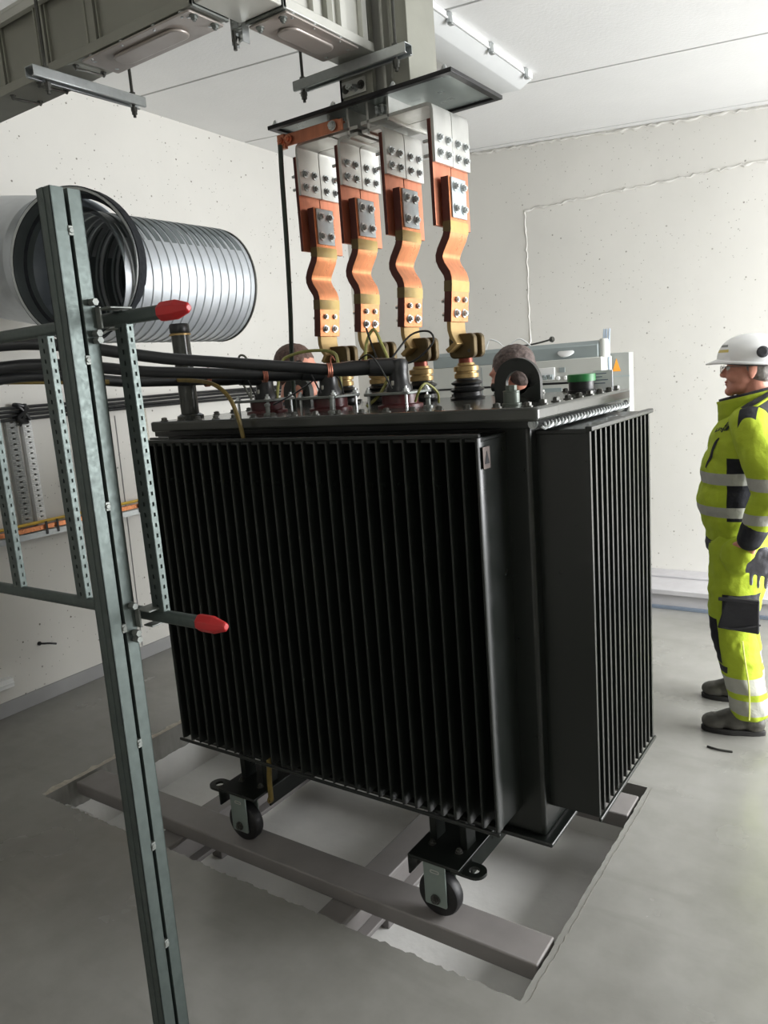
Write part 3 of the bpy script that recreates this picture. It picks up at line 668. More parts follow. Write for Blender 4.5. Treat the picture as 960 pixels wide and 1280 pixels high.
# riser
Rz = thing('busbar_riser', 'vertical grey busbar riser standing on the black flange plate', 'busbar trunking', (-1.56, 2.45, 2.67))
MB().box(-1.715, -1.575, 2.375, 2.40, 2.666, 3.06).box(-1.715, -1.70, 2.375, 2.56, 2.666, 3.06).build('side_flange', M['trunk'], Rz, bevel=.002)
MB().box(-1.49, -1.425, 2.375, 2.56, 2.666, 3.06).build('side_flange', M['trunk'], Rz, bevel=.002)
MB().box(-1.70, -1.49, 2.42, 2.55, 2.666, 3.06).build('web', M['trunkl'], Rz)
MB().box(-1.535, -1.525, 2.385, 2.42, 2.67, 3.06).build('stiffening_rib', M['trunkl'], Rz)
MB().box(-1.70, -1.60, 2.366, 2.375, 2.695, 2.745).build('joint_plate', M['alu'], Rz, bevel=.002)
for dx in (-1.683, -1.617): MB().hexbolt((dx, 2.366, 2.72), (0, -1, 0), .010).build('joint_bolt', M['boltd'], Rz)
MB().cyl((-1.66, 2.366, 2.72), (-1.66, 2.345, 2.72), .010, n=12).cyl((-1.64, 2.366, 2.715), (-1.64, 2.335, 2.715), .012, .006, n=12).build('joint_clamp', M['bolt'], Rz)
# hangers
def hanger(label, p0, p1, rods, rlen):
    p0, p1 = V(p0), V(p1); r = thing('hanger_bracket', label, 'bracket', (p0+p1)/2, 'strut hangers')
    d = (p1-p0).normalized(); L = (p1-p0).length; s = d.cross(V((0, 0, 1)))
    b = MB()
    w = .042; h = .03
    b.bar(p0+V((0, 0, h/2)), p1+V((0, 0, h/2)), w, .003).bar(p0+s*w/2, p1+s*w/2, .003, h).bar(p0-s*w/2, p1-s*w/2, .003, h)
    b.bar(p0+s*.016+V((0, 0, -h/2)), p1+s*.016+V((0, 0, -h/2)), .011, .003).bar(p0-s*.016+V((0, 0, -h/2)), p1-s*.016+V((0, 0, -h/2)), .011, .003)
    b.build('strut_channel', M['zinc'], r, bevel=.001)
    for q, top in rods:
        p = p0+d*q
        b = MB().cyl(p+V((0, 0, -.055)), V((p.x, p.y, top)), .0055, n=10).cyl(p+V((0, 0, -.022)), p+V((0, 0, -.034)), .012, n=6).cyl(p+V((0, 0, -.034)), p+V((0, 0, -.045)), .010, n=6).cyl(p+V((0, 0, .016)), p+V((0, 0, .028)), .011, n=6)
        b.build('threaded_rod', M['boltd'], r)
    return r
hanger('zinc strut hanger crossing under the long trunking at the top left', (-2.36, 1.60, 2.766), (-2.36, 2.04, 2.766), ((.06, ceil_z(-2.36, 1.66)), (.40, ceil_z(-2.36, 2.0))), .6)
hanger('zinc strut hanger crossing the front of the vertical riser', (-1.875, 2.335, 2.766), (-1.40, 2.335, 2.766), ((.03, ceil_z(-1.85, 2.34)), (.425, ceil_z(-1.45, 2.34))), .6)
r = thing('perforated_hanger', 'slotted zinc hanger hanging from the ceiling between the two trunking sections', 'hanger', (-1.765, 1.905, 2.78))
hx0, hy0 = -1.764, 1.905
MB().perf((hx0, hy0, 2.758), (1, 0, 0), (0, 0, 1), .042, .65, .014, .02, .035).build('slotted_face', M['zinc'], r, solid=.0025)
MB().box(hx0-.002, hx0+.001, hy0, hy0+.03, 2.758, 3.40).box(hx0+.041, hx0+.044, hy0, hy0+.03, 2.758, 3.40).build('side_flange', M['zinc'], r)
MB().cyl((hx0+.021, hy0-.012, 2.735), (hx0+.021, hy0-.012, 2.79), .006, n=8).cyl((hx0+.021, hy0-.012, 2.765), (hx0+.021, hy0+.004, 2.765), .012, n=6).build('hook_bolt', M['boltd'], r)

# ================================================================== CEILING LIGHT
lz = ceil_z(-1.97, 3.6)
r = thing('ceiling_light', 'long white ceiling light fitting with clips along its edge', 'light', (-1.97, 3.6, lz))
q0, q1, qy0, qy1 = -2.14, -1.83, 2.75, 4.37
def lbox(x0, x1, y0, y1, d0, d1):
    return [(x, y, ceil_z(x, y)-d) for d in (d0, d1) for x, y in ((x0, y0), (x1, y0), (x1, y1), (x0, y1))]
BF = [(0, 1, 2, 3), (4, 5, 6, 7), (0, 1, 5, 4), (1, 2, 6, 5), (2, 3, 7, 6), (3, 0, 4, 7)]
b = MB(); b.add(lbox(q0, q1, qy0, qy1, .0, .028), BF); b.build('housing', M['white'], r, bevel=.004)
b = MB(); sec = [(-.148, .028), (-.148, .034), (-.085, .07), (-.075, .073), (.075, .073), (.085, .07), (.148, .034), (.148, .028)]
cxm = (q0+q1)/2; pa = [(cxm+s, qy0+.01, ceil_z(cxm+s, qy0)-d) for s, d in sec]; pb = [(cxm+s, qy1-.01, ceil_z(cxm+s, qy1)-d) for s, d in sec]
k = len(sec); b.add(pa+pb, [tuple(range(k)), tuple(range(k, 2*k))[::-1]]+[(i, (i+1) % k, k+(i+1) % k, k+i) for i in range(k)]); b.build('diffuser', mat('opal_diffuser', (206, 208, 208), .5, var=.02), r)
b = MB(); b.add(lbox(q1-.002, q1+.006, qy0, qy1-.02, .026, .034), BF); b.build('edge_trim', M['white'], r)
for y in (3.0, 3.42, 3.84, 4.26):
    b = MB(); b.add(lbox(q1-.004, q1+.016, y-.012, y+.012, .004, .05), BF); b.add(lbox(q1-.004, q1+.02, y-.006, y+.02, .045, .056), BF); b.build('clip', M['zinc'], r, bevel=.002)

# ================================================================== VENTILATION DUCTS
r = thing('ventilation_duct', 'ribbed spiral steel duct running back from behind the dark duct mouth', 'duct', (-3.0, 2.6, 2.24))
cx, cz, R0 = -3.0, 2.241, .272
def duct_wall(org, axis, R, L, pitch, inner=False):
    prof = []; n = int(L/pitch)
    for i in range(n):
        h = i*pitch; prof += [(R, h), (R, h+pitch*.80), (R+(.005 if not inner else -.005), h+pitch*.86), (R+(.005 if not inner else -.005), h+pitch*.94)]
    prof.append((R, L)); return prof
def open_lathe(b, prof, org, axis, n=56):
    org = V(org); ax = V(axis).normalized(); u, w = frame_from(ax); k = len(prof); o = len(b.v); vs = []
    for rr, h in prof:
        for i in range(n):
            a = 2*PI*i/n; vs.append(org+ax*h+(u*math.cos(a)+w*math.sin(a))*rr)
    b.add(vs, [(j*n+i, j*n+(i+1) % n, (j+1)*n+(i+1) % n, (j+1)*n+i) for j in range(k-1) for i in range(n)])
b = MB(); open_lathe(b, duct_wall(None, None, R0, .783, .050), (cx, 2.16, cz), (0, 1, 0), 120); b.build('spiral_shell', M['duct'], r, smooth=50)
b = MB(); open_lathe(b, [(R0+.003, 0), (R0+.006, .003), (R0+.006, .010), (R0+.003, .013)], (cx, 2.93, cz), (0, 1, 0)); b.build('end_bead', M['boltd'], r, solid=.003)
b = MB(); open_lathe(b, [(.01, 0), (R0-.002, 0)], (cx, 2.925, cz), (0, 1, 0)); b.build('end_disc', M['ductin'], r)
r = thing('ventilation_duct', 'smooth steel duct tee with its dark round mouth facing the room at the left edge', 'duct', (-3.2, 2.3, 2.3))
nrm = V((.32, -.947, 0)).normalized(); oc = V((-3.0, 2.11, 2.292)); R1 = .312
st0, st1 = V((-3.315, 2.365, 2.351)), V((-3.95, 2.40, 2.47))
b = MB(); open_lathe(b, [(R1-.004, 0), (R1-.004, .10), (R1, .105), (R1, .115), (R1-.004, .12), (R1-.004, .64), (.01, .64)], st0, st1-st0); b.build('tee_branch', M['duct'], r, smooth=40, solid=.003)
b = MB(); open_lathe(b, [(R1-.008, .0), (R1-.010, .05), (.285, .10)], oc, -nrm)
k = [(.272, .0)]
for q in range(16): k += [(.262, .04+q*.045), (.262, .066+q*.045), (.253, .070+q*.045), (.253, .078+q*.045), (.262, .082+q*.045)]
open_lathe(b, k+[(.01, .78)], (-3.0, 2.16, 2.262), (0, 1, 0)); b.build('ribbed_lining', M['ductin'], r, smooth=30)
for q in range(1, 12, 2):
    b = MB(); open_lathe(b, [(.262, -.006), (.247, -.003), (.247, .003), (.262, .006)], (-3.0, 2.16+.05+q*.045, 2.262), (0, 1, 0)); b.build('lining_rib', M['duct'], r, smooth=40)
b = MB(); open_lathe(b, [(R1+.002, .0), (R1+.010, .0), (R1+.010, .055), (R1-.03, .058)], oc, -nrm); b.build('foam_collar', M['foam'], r, smooth=30)
b = MB(); open_lathe(b, [(R1-.006, -.002), (R1+.004, -.006), (R1+.006, .002)], oc, -nrm); b.build('rim_bead', M['zinc'], r, smooth=40)

# ================================================================== CABLE LADDER ON ITS POST
r = thing('cable_ladder', 'galvanised cable ladder on edge with red end caps, in front at the left', 'cable ladder', (-1.7, 1.1, 1.56))
LYc = 1.11; x_l, x_r = -2.75, -1.285
def rail(z):
    prof = rrect(.024, .030, .010, 5)
    q = MB().prism([(p[0], p[1]) for p in prof], (x_l, LYc, z), (0, 1, 0), (0, 0, 1), x_r-x_l).build('rail', M['galv'], r)
    b = MB(); n = 20; vs = []; secs = [(0, 1.22), (.008, 1.32), (.048, 1.32), (.082, .72), (.086, .6)]
    base = rrect(.024, .030, .009, 2); k = len(base)
    for h, s in secs: vs += [(x_r-.02+h, LYc+p[0]*s, z+p[1]*s*(1 if s > .6 else .75)) for p in base]
    fs = [tuple(range(k))[::-1], tuple(range((len(secs)-1)*k, len(secs)*k))]+[(j*k+i, j*k+(i+1) % k, (j+1)*k+(i+1) % k, (j+1)*k+i) for j in range(len(secs)-1) for i in range(k)]
    b.add(vs, fs); o = b.build('end_cap', M['red'], q, smooth=12, bevel=.0015); o['label'] = 'red plastic end cap'
zt_, zb_ = 1.905, 1.228
rail(zt_); rail(zb_)
for x in (-2.61, -2.315, -2.02, -1.725, -1.43):
    b = MB(); w = .038; z0, z1 = zb_+.012, zt_-.012; d = .017
    b.perf((x-w/2, LYc-d/2, z0), (1, 0, 0), (0, 0, 1), w, z1-z0, .006, .010, .024)
    b.perf((x+w/2, LYc-d/2, z0), (0, 1, 0), (0, 0, 1), d, z1-z0, .006, .009, .024)
    b.box(x-w/2+.003, x+w/2-.003, LYc-.003, LYc+.006, z0, z1)
    b.add([(x-w/2, LYc-d/2, z0), (x-w/2, LYc+d/2, z0), (x-w/2, LYc+d/2, z1), (x-w/2, LYc-d/2, z1)], [(0, 1, 2, 3)])
    b.build('rung', M['galv'], r, smooth=0, solid=.002, fix=False)
r = thing('support_post', 'tall galvanised slotted post standing in front of the cable ladder', 'post', (-1.50, 1.035, 0))
b = MB(); px0, px1, py0, py1 = -1.512, -1.464, 1.0, 1.072; zt2 = 2.17; t = .0035
lean = -.028
b.box(px0, px1, py0, py0+t, 0, zt2).box(px0, px1, py1-t, py1, 0, zt2).box(px0, px0+t, py0, py1, 0, zt2)
b.box(px1-t, px1, py0, py0+.0315, 0, zt2).box(px1-t, px1, py1-.0315, py1, 0, zt2).box(px1-.014, px1-t, py0+.0285, py0+.0315, 0, zt2).box(px1-.014, px1-t, py1-.0315, py1-.0285, 0, zt2)
b.box(px0+.012, px1-.022, py0-.0015, py0, 0, zt2)
for p in b.v: p.x += lean*(1-p.z/zt2)
b.build('channel', M['galv'], r, bevel=.0012)
for z in (2.085, 1.82, 1.50, 1.215, .93, .66, .39):
    xx = px1+lean*(1-z/zt2)
    MB().box(xx-.012, xx+.002, py0+.030, py0+.042, z-.010, z+.010).cyl((xx-.002, py0+.036, z), (xx+.004, py0+.036, z), .006, n=8).build('channel_tie', M['galvd'], r, bevel=.001)
for z in (zt_, zb_):
    xx = px1+lean*(1-z/zt2)
    MB().box(xx-.02, xx+.015, py1-.002, py1+.003, z-.02, z+.026).box(xx-.0, xx+.05, py1+.0, LYc+.018, z+.019, z+.023).box(xx+.0, xx+.03, LYc-.02, LYc+.016, z-.024, z-.020).build('clamp_bracket', M['galvd'], r, bevel=.001)
    for dz in (-.03, -.045, .035): MB().cyl((xx+.002, py1-.012, z+dz), (xx+.02, py1-.012, z+dz), .008, n=6).build('clamp_bolt', M['galvd'], r)

# ================================================================== LEFT WALL FITTINGS
xw = XL+.045
for k in range(4):
    zz = 1.70-k*.021; p = [(xw+random.uniform(-.002, .002), y, zz+random.uniform(-.003, .003)+(.0 if y < 3.4 else -.005*(y-3.4))) for y in (-.4, .6, 1.4, 2.0, 2.5, 3.0, 3.6, 4.3, 5.0)]
    o = MB().tube(p, .0088, n=8).build('wall_cable', M['cable'])
    tag(o, ['topmost of the four black cables clipped along the left wall', 'second from the top of the black cables along the left wall', 'third from the top of the black cables along the left wall', 'lowest of the four black cables clipped along the left wall'][k], 'cable', 'black cables along the left wall')
b = MB(); P = [(xw+.012*math.cos(a)*2, 2.42+.03*math.sin(a*3), 1.668+.05*math.sin(a)) for a in [i*PI/9 for i in range(19)]]; b.tube(P, .012, n=8, sub=3); b.tube([(xw, 2.38, 1.72), (xw+.02, 2.41, 1.70), (xw+.02, 2.46, 1.63)], .009, n=8); b.tube([(xw+.02, 2.44, 1.72), (xw+.02, 2.43, 1.66), (xw, 2.40, 1.60)], .010, n=8)
tag(b.build('cable_tie', M['rub']), 'black knotted tie round the wall cables at the left edge of the photo', 'cable tie')
def upright(y, w, label, m, x=XL+.012):
    r = thing('perforated_upright', label, 'upright', (x, y, 1.0), 'perforated uprights on the left wall')
    MB().perf((x+.02, y, 1.0), (0, 1, 0), (0, 0, 1), w, .64, w*.28, .010, .03).build('perforated_face', m, r, solid=.002)
    MB().box(x-.012, x+.02, y-.002, y, 1.0, 1.64).box(x-.012, x+.02, y+w, y+w+.002, 1.0, 1.64).build('side_flange', m, r)
upright(2.335, .06, 'grey perforated upright below the knotted cable tie, at the left photo edge', mat('grey_coated_steel', (150, 152, 150), .5, .1))
upright(2.43, .05, 'bright white slotted upright just right of the grey perforated one', M['white'])
upright(2.66, .04, 'narrow cream perforated upright next to the second ladder rung', mat('cream_steel', (196, 192, 176), .5, .2))
upright(3.22, .06, 'cream cable upright on the wall by the left edge of the transformer', mat('cream_steel_b', (206, 202, 190), .5, .1))
r = thing('cable_tray', 'narrow light grey cable tray along the left wall below the uprights', 'cable tray', (XL+.03, 2.5, 1.0))
MB().box(XL, XL+.06, 1.0, 4.6, .965, .972).build('tray_floor', M['galvd'], r, bevel=.001); MB().box(XL+.058, XL+.062, 1.0, 4.6, .965, .998).build('tray_lip', M['zinc'], r)
for y in (2.45, 2.52, 3.1): MB().box(XL+.063, XL+.068, y, y+.012, .975, 1.05).build('tie', M['rub'], r)
o = MB().box(XL+.03, XL+.055, 1.0, 4.6, 1.004, 1.030).build('copper_strip', M['copflex'], bevel=.001); tag(o, 'long flat copper strip lying in the tray on the left wall', 'copper strip')
o = MB().tube([(XL+.05, y, 1.047+random.uniform(-.004, .004)) for y in (1.0, 1.6, 2.1, 2.6, 3.1, 3.6, 4.2, 4.6)], .009, n=8).build('earth_wire', mat('yellow_wire', (206, 170, 60), .5)); tag(o, 'yellow earth wire running above the copper strip on the left wall', 'wire')
o = MB().tube([(XL, 2.335, .345), (XL+.03, 2.345, .345), (XL+.045, 2.37, .34), (XL+.05, 2.41, .325)], .006, n=8).lathe([(.012, 0), (.012, .006)], (XL, 2.335, .345), (1, 0, 0)).build('wall_hook', M['black']); tag(o, 'small black hook sticking out of the left wall near the floor', 'hook')
o = MB().box(XL, XL+.045, 1.5, 2.13, .17, .222).box(XL+.045, XL+.05, 1.5, 2.13, .19, .2).build('wall_conduit', M['white'], bevel=.006); tag(o, 'end of a white conduit low on the left wall at the photo edge', 'conduit')
o = MB().tube([(XL+.003, 3.03, .09), (XL+.003, 3.05, 1.0), (XL+.003, 3.06, 1.6)], .003, n=6).build('trim_5', M['base']); struct(o)

# ================================================================== SWITCHGEAR BEHIND
y0 = 4.72
S = thing('switchgear', 'light grey switchgear cabinet with blue-grey top against the back wall', 'switchgear', (-2.15, 4.95, 0))
MB().box(-2.80, -1.60, y0, 4.92, 0, 1.735).build('cabinet', M['swg'], S, bevel=.004)
MB().prism([(0, 0), (.19, 0), (.19, .10), (.03, .10), (0, .075)], (-2.80, y0+.01, 1.735), (0, 1, 0), (0, 0, 1), 1.175).build('top_duct', M['swgd'], S, bevel=.003)
MB().lathe([(.03, 0), (.03, .1), (.024, .112), (.01, .115)], (-1.60, y0+.05, 1.73), n=18).build('end_knob', M['swg'], S)
MB().lathe([(.06, 0), (.06, .006), (.05, .012)], (-1.83, y0+.03, 1.79), (0, -.7, .7), n=22).build('vent_cap', M['white'], S)
for z0, z1 in ((1.585, 1.60),): MB().box(-2.78, -1.62, y0-.002, y0+.01, z0-.004, z1-.006).build('panel_gap', M['black'], S)
for x in (-2.42, -2.08): MB().box(x-.003, x+.003, y0-.0015, y0+.01, .05, 1.72).build('panel_seam', M['swgd'], S)
br = MB().box(-2.03, -1.90, y0-.012, y0, 1.61, 1.69).build('breaker_panel', M['white'], S, bevel=.003)
for k in range(3): MB().box(-2.015+k*.038, -1.985+k*.038, y0-.026, y0-.010, 1.615, 1.645).box(-2.007+k*.038, -1.993+k*.038, y0-.034, y0-.024, 1.632, 1.645).build('breaker', M['swgd'], br, bevel=.002)
MB().box(-1.87, -1.835, y0-.006, y0, 1.655, 1.685).build('meter', M['swgd'], S)
for x, z, rr, m in ((-1.88, 1.62, .013, 'white'), (-1.83, 1.62, .013, 'white'), (-1.91, 1.49, .016, 'black'), (-1.99, 1.49, .02, 'alu'), (-2.15, 1.63, .012, 'black'), (-2.30, 1.65, .010, 'orange')):
    MB().lathe([(rr, 0), (rr, .01), (rr*.7, .014)], (x, y0, z), (0, -1, 0), n=16).build('control_knob', M[m], S)
MB().box(-2.06, -1.86, y0-.004, y0, 1.44, 1.56).build('lower_panel', M['swgd'], S, bevel=.002)
S2 = thing('switchgear', 'narrow grey end cabinet with an orange warning triangle, right of the big switchgear', 'switchgear', (-1.50, 5.1, 0))
MB().box(-1.66, -1.495, 4.93, 5.02, 0, 1.75).build('cabinet', mat('end_cabinet_grey', (158, 160, 156), .5, var=.03), S2, bevel=.004); MB().box(-1.66, -1.494, 4.927, 5.0, 1.60, 1.608).build('shelf_line', M['swgd'], S2)
MB().prism([(.026, -.03), (0, .05), (-.026, -.03)], (-1.575, 4.93, 1.665), (1, 0, 0), (0, 0, 1), .003).build('warning_triangle', M['orange'], S2)
b = MB()
for dx in (-1.625, -1.61, -1.592): b.tube([(dx, 4.84, 1.50), (dx, 4.84, 1.78), (dx-.01, 4.88, 1.86), (dx-.03, 4.95, 1.90)], .007, n=8)
tag(b.build('cable_bundle', mat('pale_blue_cable', (170, 184, 200), .45)), 'pale cables rising between the two switchgear cabinets', 'cable')
b = MB().tube([(-2.25, 4.90, 1.840), (-2.10, 4.89, 1.85), (-1.985, 4.88, 1.868)], .006, n=8).lathe([(.016, -.01), (.02, .0), (.016, .012)], (-1.98, 4.88, 1.868), (1, -.2, .2), n=14)
tag(b.build('operating_lever', M['boltd']), 'steel lever with a black ball knob lying on top of the switchgear', 'lever')
wire('pale_lead', [(-2.45, 4.86, 1.835), (-2.42, 4.86, 1.90), (-2.36, 4.86, 1.885), (-2.30, 4.86, 1.845), (-2.2, 4.86, 1.89), (-2.12, 4.86, 1.837)], .005, M['white'], 'loose white lead curling on top of the switchgear')
b = MB().tube([(-1.555+.05*math.cos(a), 4.90, 1.42+.05*math.sin(a)) for a in [i*PI/8 for i in range(17)]], .012, n=8, sub=2)
tag(b.build('cable_coil', M['rub']), 'small black cable coil hanging on the narrow end cabinet', 'cable')
# note standing on the lid
r = thing('paper_note', 'white paper note standing on the far right corner of the lid', 'note', (-.90, 2.655, 1.626))
MB().box(-.935, -.862, 2.652, 2.655, 1.626, 1.695).build('sheet', M['paper'], r)
b = MB()
for k, L in enumerate((.045, .03, .05, .04)): b.box(-.928, -.928+L, 2.6512, 2.652, 1.683-k*.011, 1.6855-k*.011)
b.build('handwriting', M['ink'], r)

# ================================================================== FLOOR DEBRIS
o = MB().tube([(-.705, 3.365, .004), (-.66, 3.352, .006), (-.60, 3.36, .004)], .0045, n=6).build('twig', M['debris']); tag(o, 'thin dark offcut lying on the floor in front of the boots', 'offcut')
b = MB().lathe([(.0, 0), (.026, .0005), (.02, .002), (.004, .003)], (-.73, 1.60, -.0002), n=9)
for p in b.v: p.x += random.uniform(-.006, .006); p.y += random.uniform(-.006, .006)
tag(b.build('concrete_chip', M['chip']), 'small bare concrete chip in the floor paint near the pit corner', 'chip')

# ================================================================== PEOPLE
def ell(b, c, r, n=20, m=12, rot=None):
    c = V(c); R = rot or Matrix.Identity(3); vs = [c+R@V((0, 0, r[2]))]
    for j in range(1, m):
        t = PI*j/m
        for i in range(n):
            a = 2*PI*i/n; vs.append(c+R@V((r[0]*math.sin(t)*math.cos(a), r[1]*math.sin(t)*math.sin(a), r[2]*math.cos(t))))
    vs.append(c+R@V((0, 0, -r[2])))
    fs = [(0, 1+i, 1+(i+1) % n) for i in range(n)]
    for j in range(m-2):
        for i in range(n): fs.append((1+j*n+i, 1+(j+1)*n+i, 1+(j+1)*n+(i+1) % n, 1+j*n+(i+1) % n))
    l = len(vs)-1; o = 1+(m-2)*n
    fs += [(l, o+(i+1) % n, o+i) for i in range(n)]
    return b.add(vs, fs)
def cap(b, p0, r0, p1, r1, n=18):
    p0, p1 = V(p0), V(p1); ell(b, p0, (r0,)*3, n, 10); ell(b, p1, (r1,)*3, n, 10)
    return b.cyl(p0, p1, r0, r1, n)
def chain(b, pts):
    for (p0, r0), (p1, r1) in zip(pts, pts[1:]): cap(b, p0, r0, p1, r1)
def blob(name, b, m, parent, voxel, it=4, disp=None):
    me = bpy.data.meshes.new(name); me.from_pydata([tuple(p) for p in b.v], [], b.f)
    bmm = bmesh.new(); bmm.from_mesh(me); bmesh.ops.recalc_face_normals(bmm, faces=bmm.faces); bmm.to_mesh(me); bmm.free()
    o = bpy.data.objects.new('tmp', me); C.objects.link(o)
    md = o.modifiers.new('r', 'REMESH'); md.mode = 'VOXEL'; md.voxel_size = voxel
    s = o.modifiers.new('s', 'SMOOTH'); s.iterations = it; s.factor = .5
    if disp:
        tx = bpy.data.textures.new(name+'_folds', 'CLOUDS'); tx.noise_scale = disp[1]; tx.noise_depth = 1
        d = o.modifiers.new('d', 'DISPLACE'); d.texture = tx; d.strength = disp[0]; d.mid_level = .5
    dg = bpy.context.evaluated_depsgraph_get()
    nm = bpy.data.meshes.new_from_object(o.evaluated_get(dg)); nm.name = name
    bpy.data.objects.remove(o); nm.materials.clear(); nm.materials.append(m)
    for p in nm.polygons: p.use_smooth = True
    q = bpy.data.objects.new(name, nm); C.objects.link(q); q.parent = parent
    return q
def head(b, H, s=1.):
    H = V(H)
    def P(x, y, z): return H+V((x, y, z))*s
    def E(c, r, rot=None): ell(b, P(*c), tuple(k*s for k in r), 24, 14, rot)
    E((.012, 0, .035), (.100, .077, .084)); E((-.030, 0, -.02), (.070, .064, .085)); E((-.038, 0, -.072), (.060, .054, .042)); E((-.084, 0, -.096), (.026, .028, .022))
    cap(b, P(-.093, 0, .018), .010*s, P(-.119, 0, -.020), .0135*s); E((-.108, .012, -.026), (.014, .009, .009)); E((-.108, -.012, -.026), (.014, .009, .009))
    for y in (-1, 1):
        E((-.080, y*.030, .030), (.018, .028, .010)); E((-.060, y*.042, -.030), (.036, .022, .026))
        E((.020, y*.079, -.004), (.021, .009, .033), Euler((0, .25, y*-.35)).to_matrix()); E((.014, y*.077, -.030), (.012, .008, .014))
        E((-.087, y*.026, .002), (.010, .020, .004))
    E((-.097, 0, -.053), (.012, .022, .0065)); E((-.095, 0, -.065), (.012, .020, .0075))
    cap(b, P(.022, 0, -.06), .056*s, P(.040, 0, -.20), .062*s)
def hand(b, w, d, up, s=1., sp=.0225):
    """palm + four bent fingers of unequal length + thumb from the side of the palm. w wrist, d pointing direction, up = thumb side"""
    w = V(w); d = V(d).normalized(); up = (V(up)-d*V(up).dot(d)).normalized(); nn = d.cross(up)
    for k in range(-1, 2): cap(b, w+up*k*.022*s, .017*s, w+d*.085*s+up*k*sp*1.2*s, .014*s)
    for k, L in enumerate((.070, .080, .076, .058)):
        p = w+d*.088*s+up*(sp*1.5-sp*k)*s; q = p+d*L*.5*s+nn*.006*s; e = q+d*L*.42*s+nn*.020*s
        chain(b, [(p, .0088*s), (q, .0082*s), (e, .0068*s)])
    p = w+d*.025*s+up*.030*s; q = p+d*.035*s+up*.030*s; e = q+d*.032*s+up*.006*s+nn*.008*s
    chain(b, [(p, .013*s), (q, .0105*s), (e, .0082*s)])
def cloth_mat(name, base, rules, base2=None):
    """cloth with colour patches cut by position on the garment; rules: (function(n) -> mask, colour)"""
    n = NT(name); c = lin(base); f = n.ramp(n.noise(9, 4), .3, .7)
    col = n.mix(f, tuple(x*.90 for x in c), tuple(min(1, x*1.06) for x in c))
    for fn, cc in rules: col = n.mix(fn(n), col, lin(cc))
    n.col(col); n.set(.78, 0, .25); n.bump(n.math('ADD', n.math('MULTIPLY', n.noise(11, 4), 1.), n.math('MULTIPLY', n.noise(240, 2), .05)), .012, .8)
    return n.m
HIVIS = (168, 186, 52); REFL = (168, 168, 158); BLK = (34, 35, 40)
def band(lo, hi, tilt=0.):
    def f(n):
        x, y, z = n.xyz(); zz = n.math('ADD', z, n.math('MULTIPLY', x, tilt)); return n.rng(zz, lo, hi)
    return f
def boxmask(x0, x1, y0, y1, z0, z1, sl=0.):
    def f(n):
        x, y, z = n.xyz(); xx = n.math('ADD', x, n.math('MULTIPLY', z, sl)) if sl else x
        return n.math('MULTIPLY', n.rng(xx, x0, x1), n.math('MULTIPLY', n.rng(y, y0, y1), n.rng(z, z0, z1)))
    return f
def boot(r, toe, heel, name='boot'):
    toe, heel = V((*toe, 0)), V((*heel, 0)); d = (toe-heel).normalized(); s = V((-d.y, d.x, 0)); L = (toe-heel).length
    rot = Matrix((d, s, V((0, 0, 1)))).transposed(); b = MB()
    ell(b, toe-d*.062+V((0, 0, .048)), (.062, .048, .038), rot=rot); ell(b, heel+d*.13+V((0, 0, .055)), (.075, .046, .042), rot=rot); ell(b, heel+d*.05+V((0, 0, .055)), (.05, .040, .048), rot=rot)
    cap(b, heel+d*.065+V((0, 0, .075)), .046, heel+d*.058+V((0, 0, .17)), .050); cap(b, toe-d*.08+V((0, 0, .055)), .038, heel+d*.085+V((0, 0, .10)), .043)
    b.v = [V((p.x, p.y, max(p.z, .018))) for p in b.v]
    o = blob(name, b, M['boot'], r, .006, 5, (.004, .03))
    P = []
    for i in range(28):
        t = 2*PI*i/28; a = (math.cos(t)); ww = .044+.006*a
        P.append((L/2*a*1.0+L/2, ww*math.sin(t)*(1-.12*(1 if a < -.2 else 0))))
    q = MB().prism(P, heel, d, s, .024); q.build('sole', M['sole'], o, bevel=.004, world=False)
    return o
def limb_skin(b, j):
    chain(b, j)

# ---- the fitter in high-visibility clothing on the right
ox, oy = -.60, 3.72
r = thing('person', 'person in yellow high-visibility jacket and trousers with white helmet and glasses, standing at the right', 'person', (ox, oy, 0))
NA = V((-.045+.09, -.15, .10))
b = MB(); head(b, (0, 0, 1.638), .98)
ell(b, (.0, 0, 1.28), (.11, .16, .20)); ell(b, (-.03, 0, 1.05), (.13, .15, .16)); ell(b, (-.02, 0, .90), (.11, .14, .10)); cap(b, (.035, 0, 1.46), .07, (.01, 0, 1.34), .1)
for s in (-1, 1):
    sh = (.03, s*.18, 1.42); el = (.13, s*.262, 1.15); wr = (.042, s*.25, .945)
    chain(b, [((.02, s*.06, 1.42), .06), (sh, .055), (el, .042), (wr, .029)])
    hand(b, (.035, s*.246, .92), (-.30, s*-.55, -.80), (-.9, 0, .2))
near = [((-.02, -.09, .86), .095), ((-.035, -.115, .47), .058), ((.045, -.15, .10), .038)]
far = [((-.02, .09, .86), .095), ((-.075, .14, .47), .058), ((-.03, .20, .10), .038)]
chain(b, near); chain(b, far)
for l in ((.045, -.15), (-.03, .20)): ell(b, (l[0]-.05, l[1], .055), (.09, .032, .03))
blob('body', b, M['skin'], r, .0062, 3)
for s in (-1, 1):
    q = MB(); ell(q, (-.0835, s*.030, 1.647), (.012, .012, .012)); e = q.build('eye', M['white'], r, world=False)
    q = MB(); ell(q, (-.0935, s*.0305, 1.647), (.003, .0055, .0055)); q.build('iris', M['black'], e, world=False)
b = MB(); ell(b, (-.095, 0, 1.586), (.012, .021, .006)); ell(b, (-.093, 0, 1.575), (.012, .019, .006)); b.build('lips', M['lips'], r, world=False)
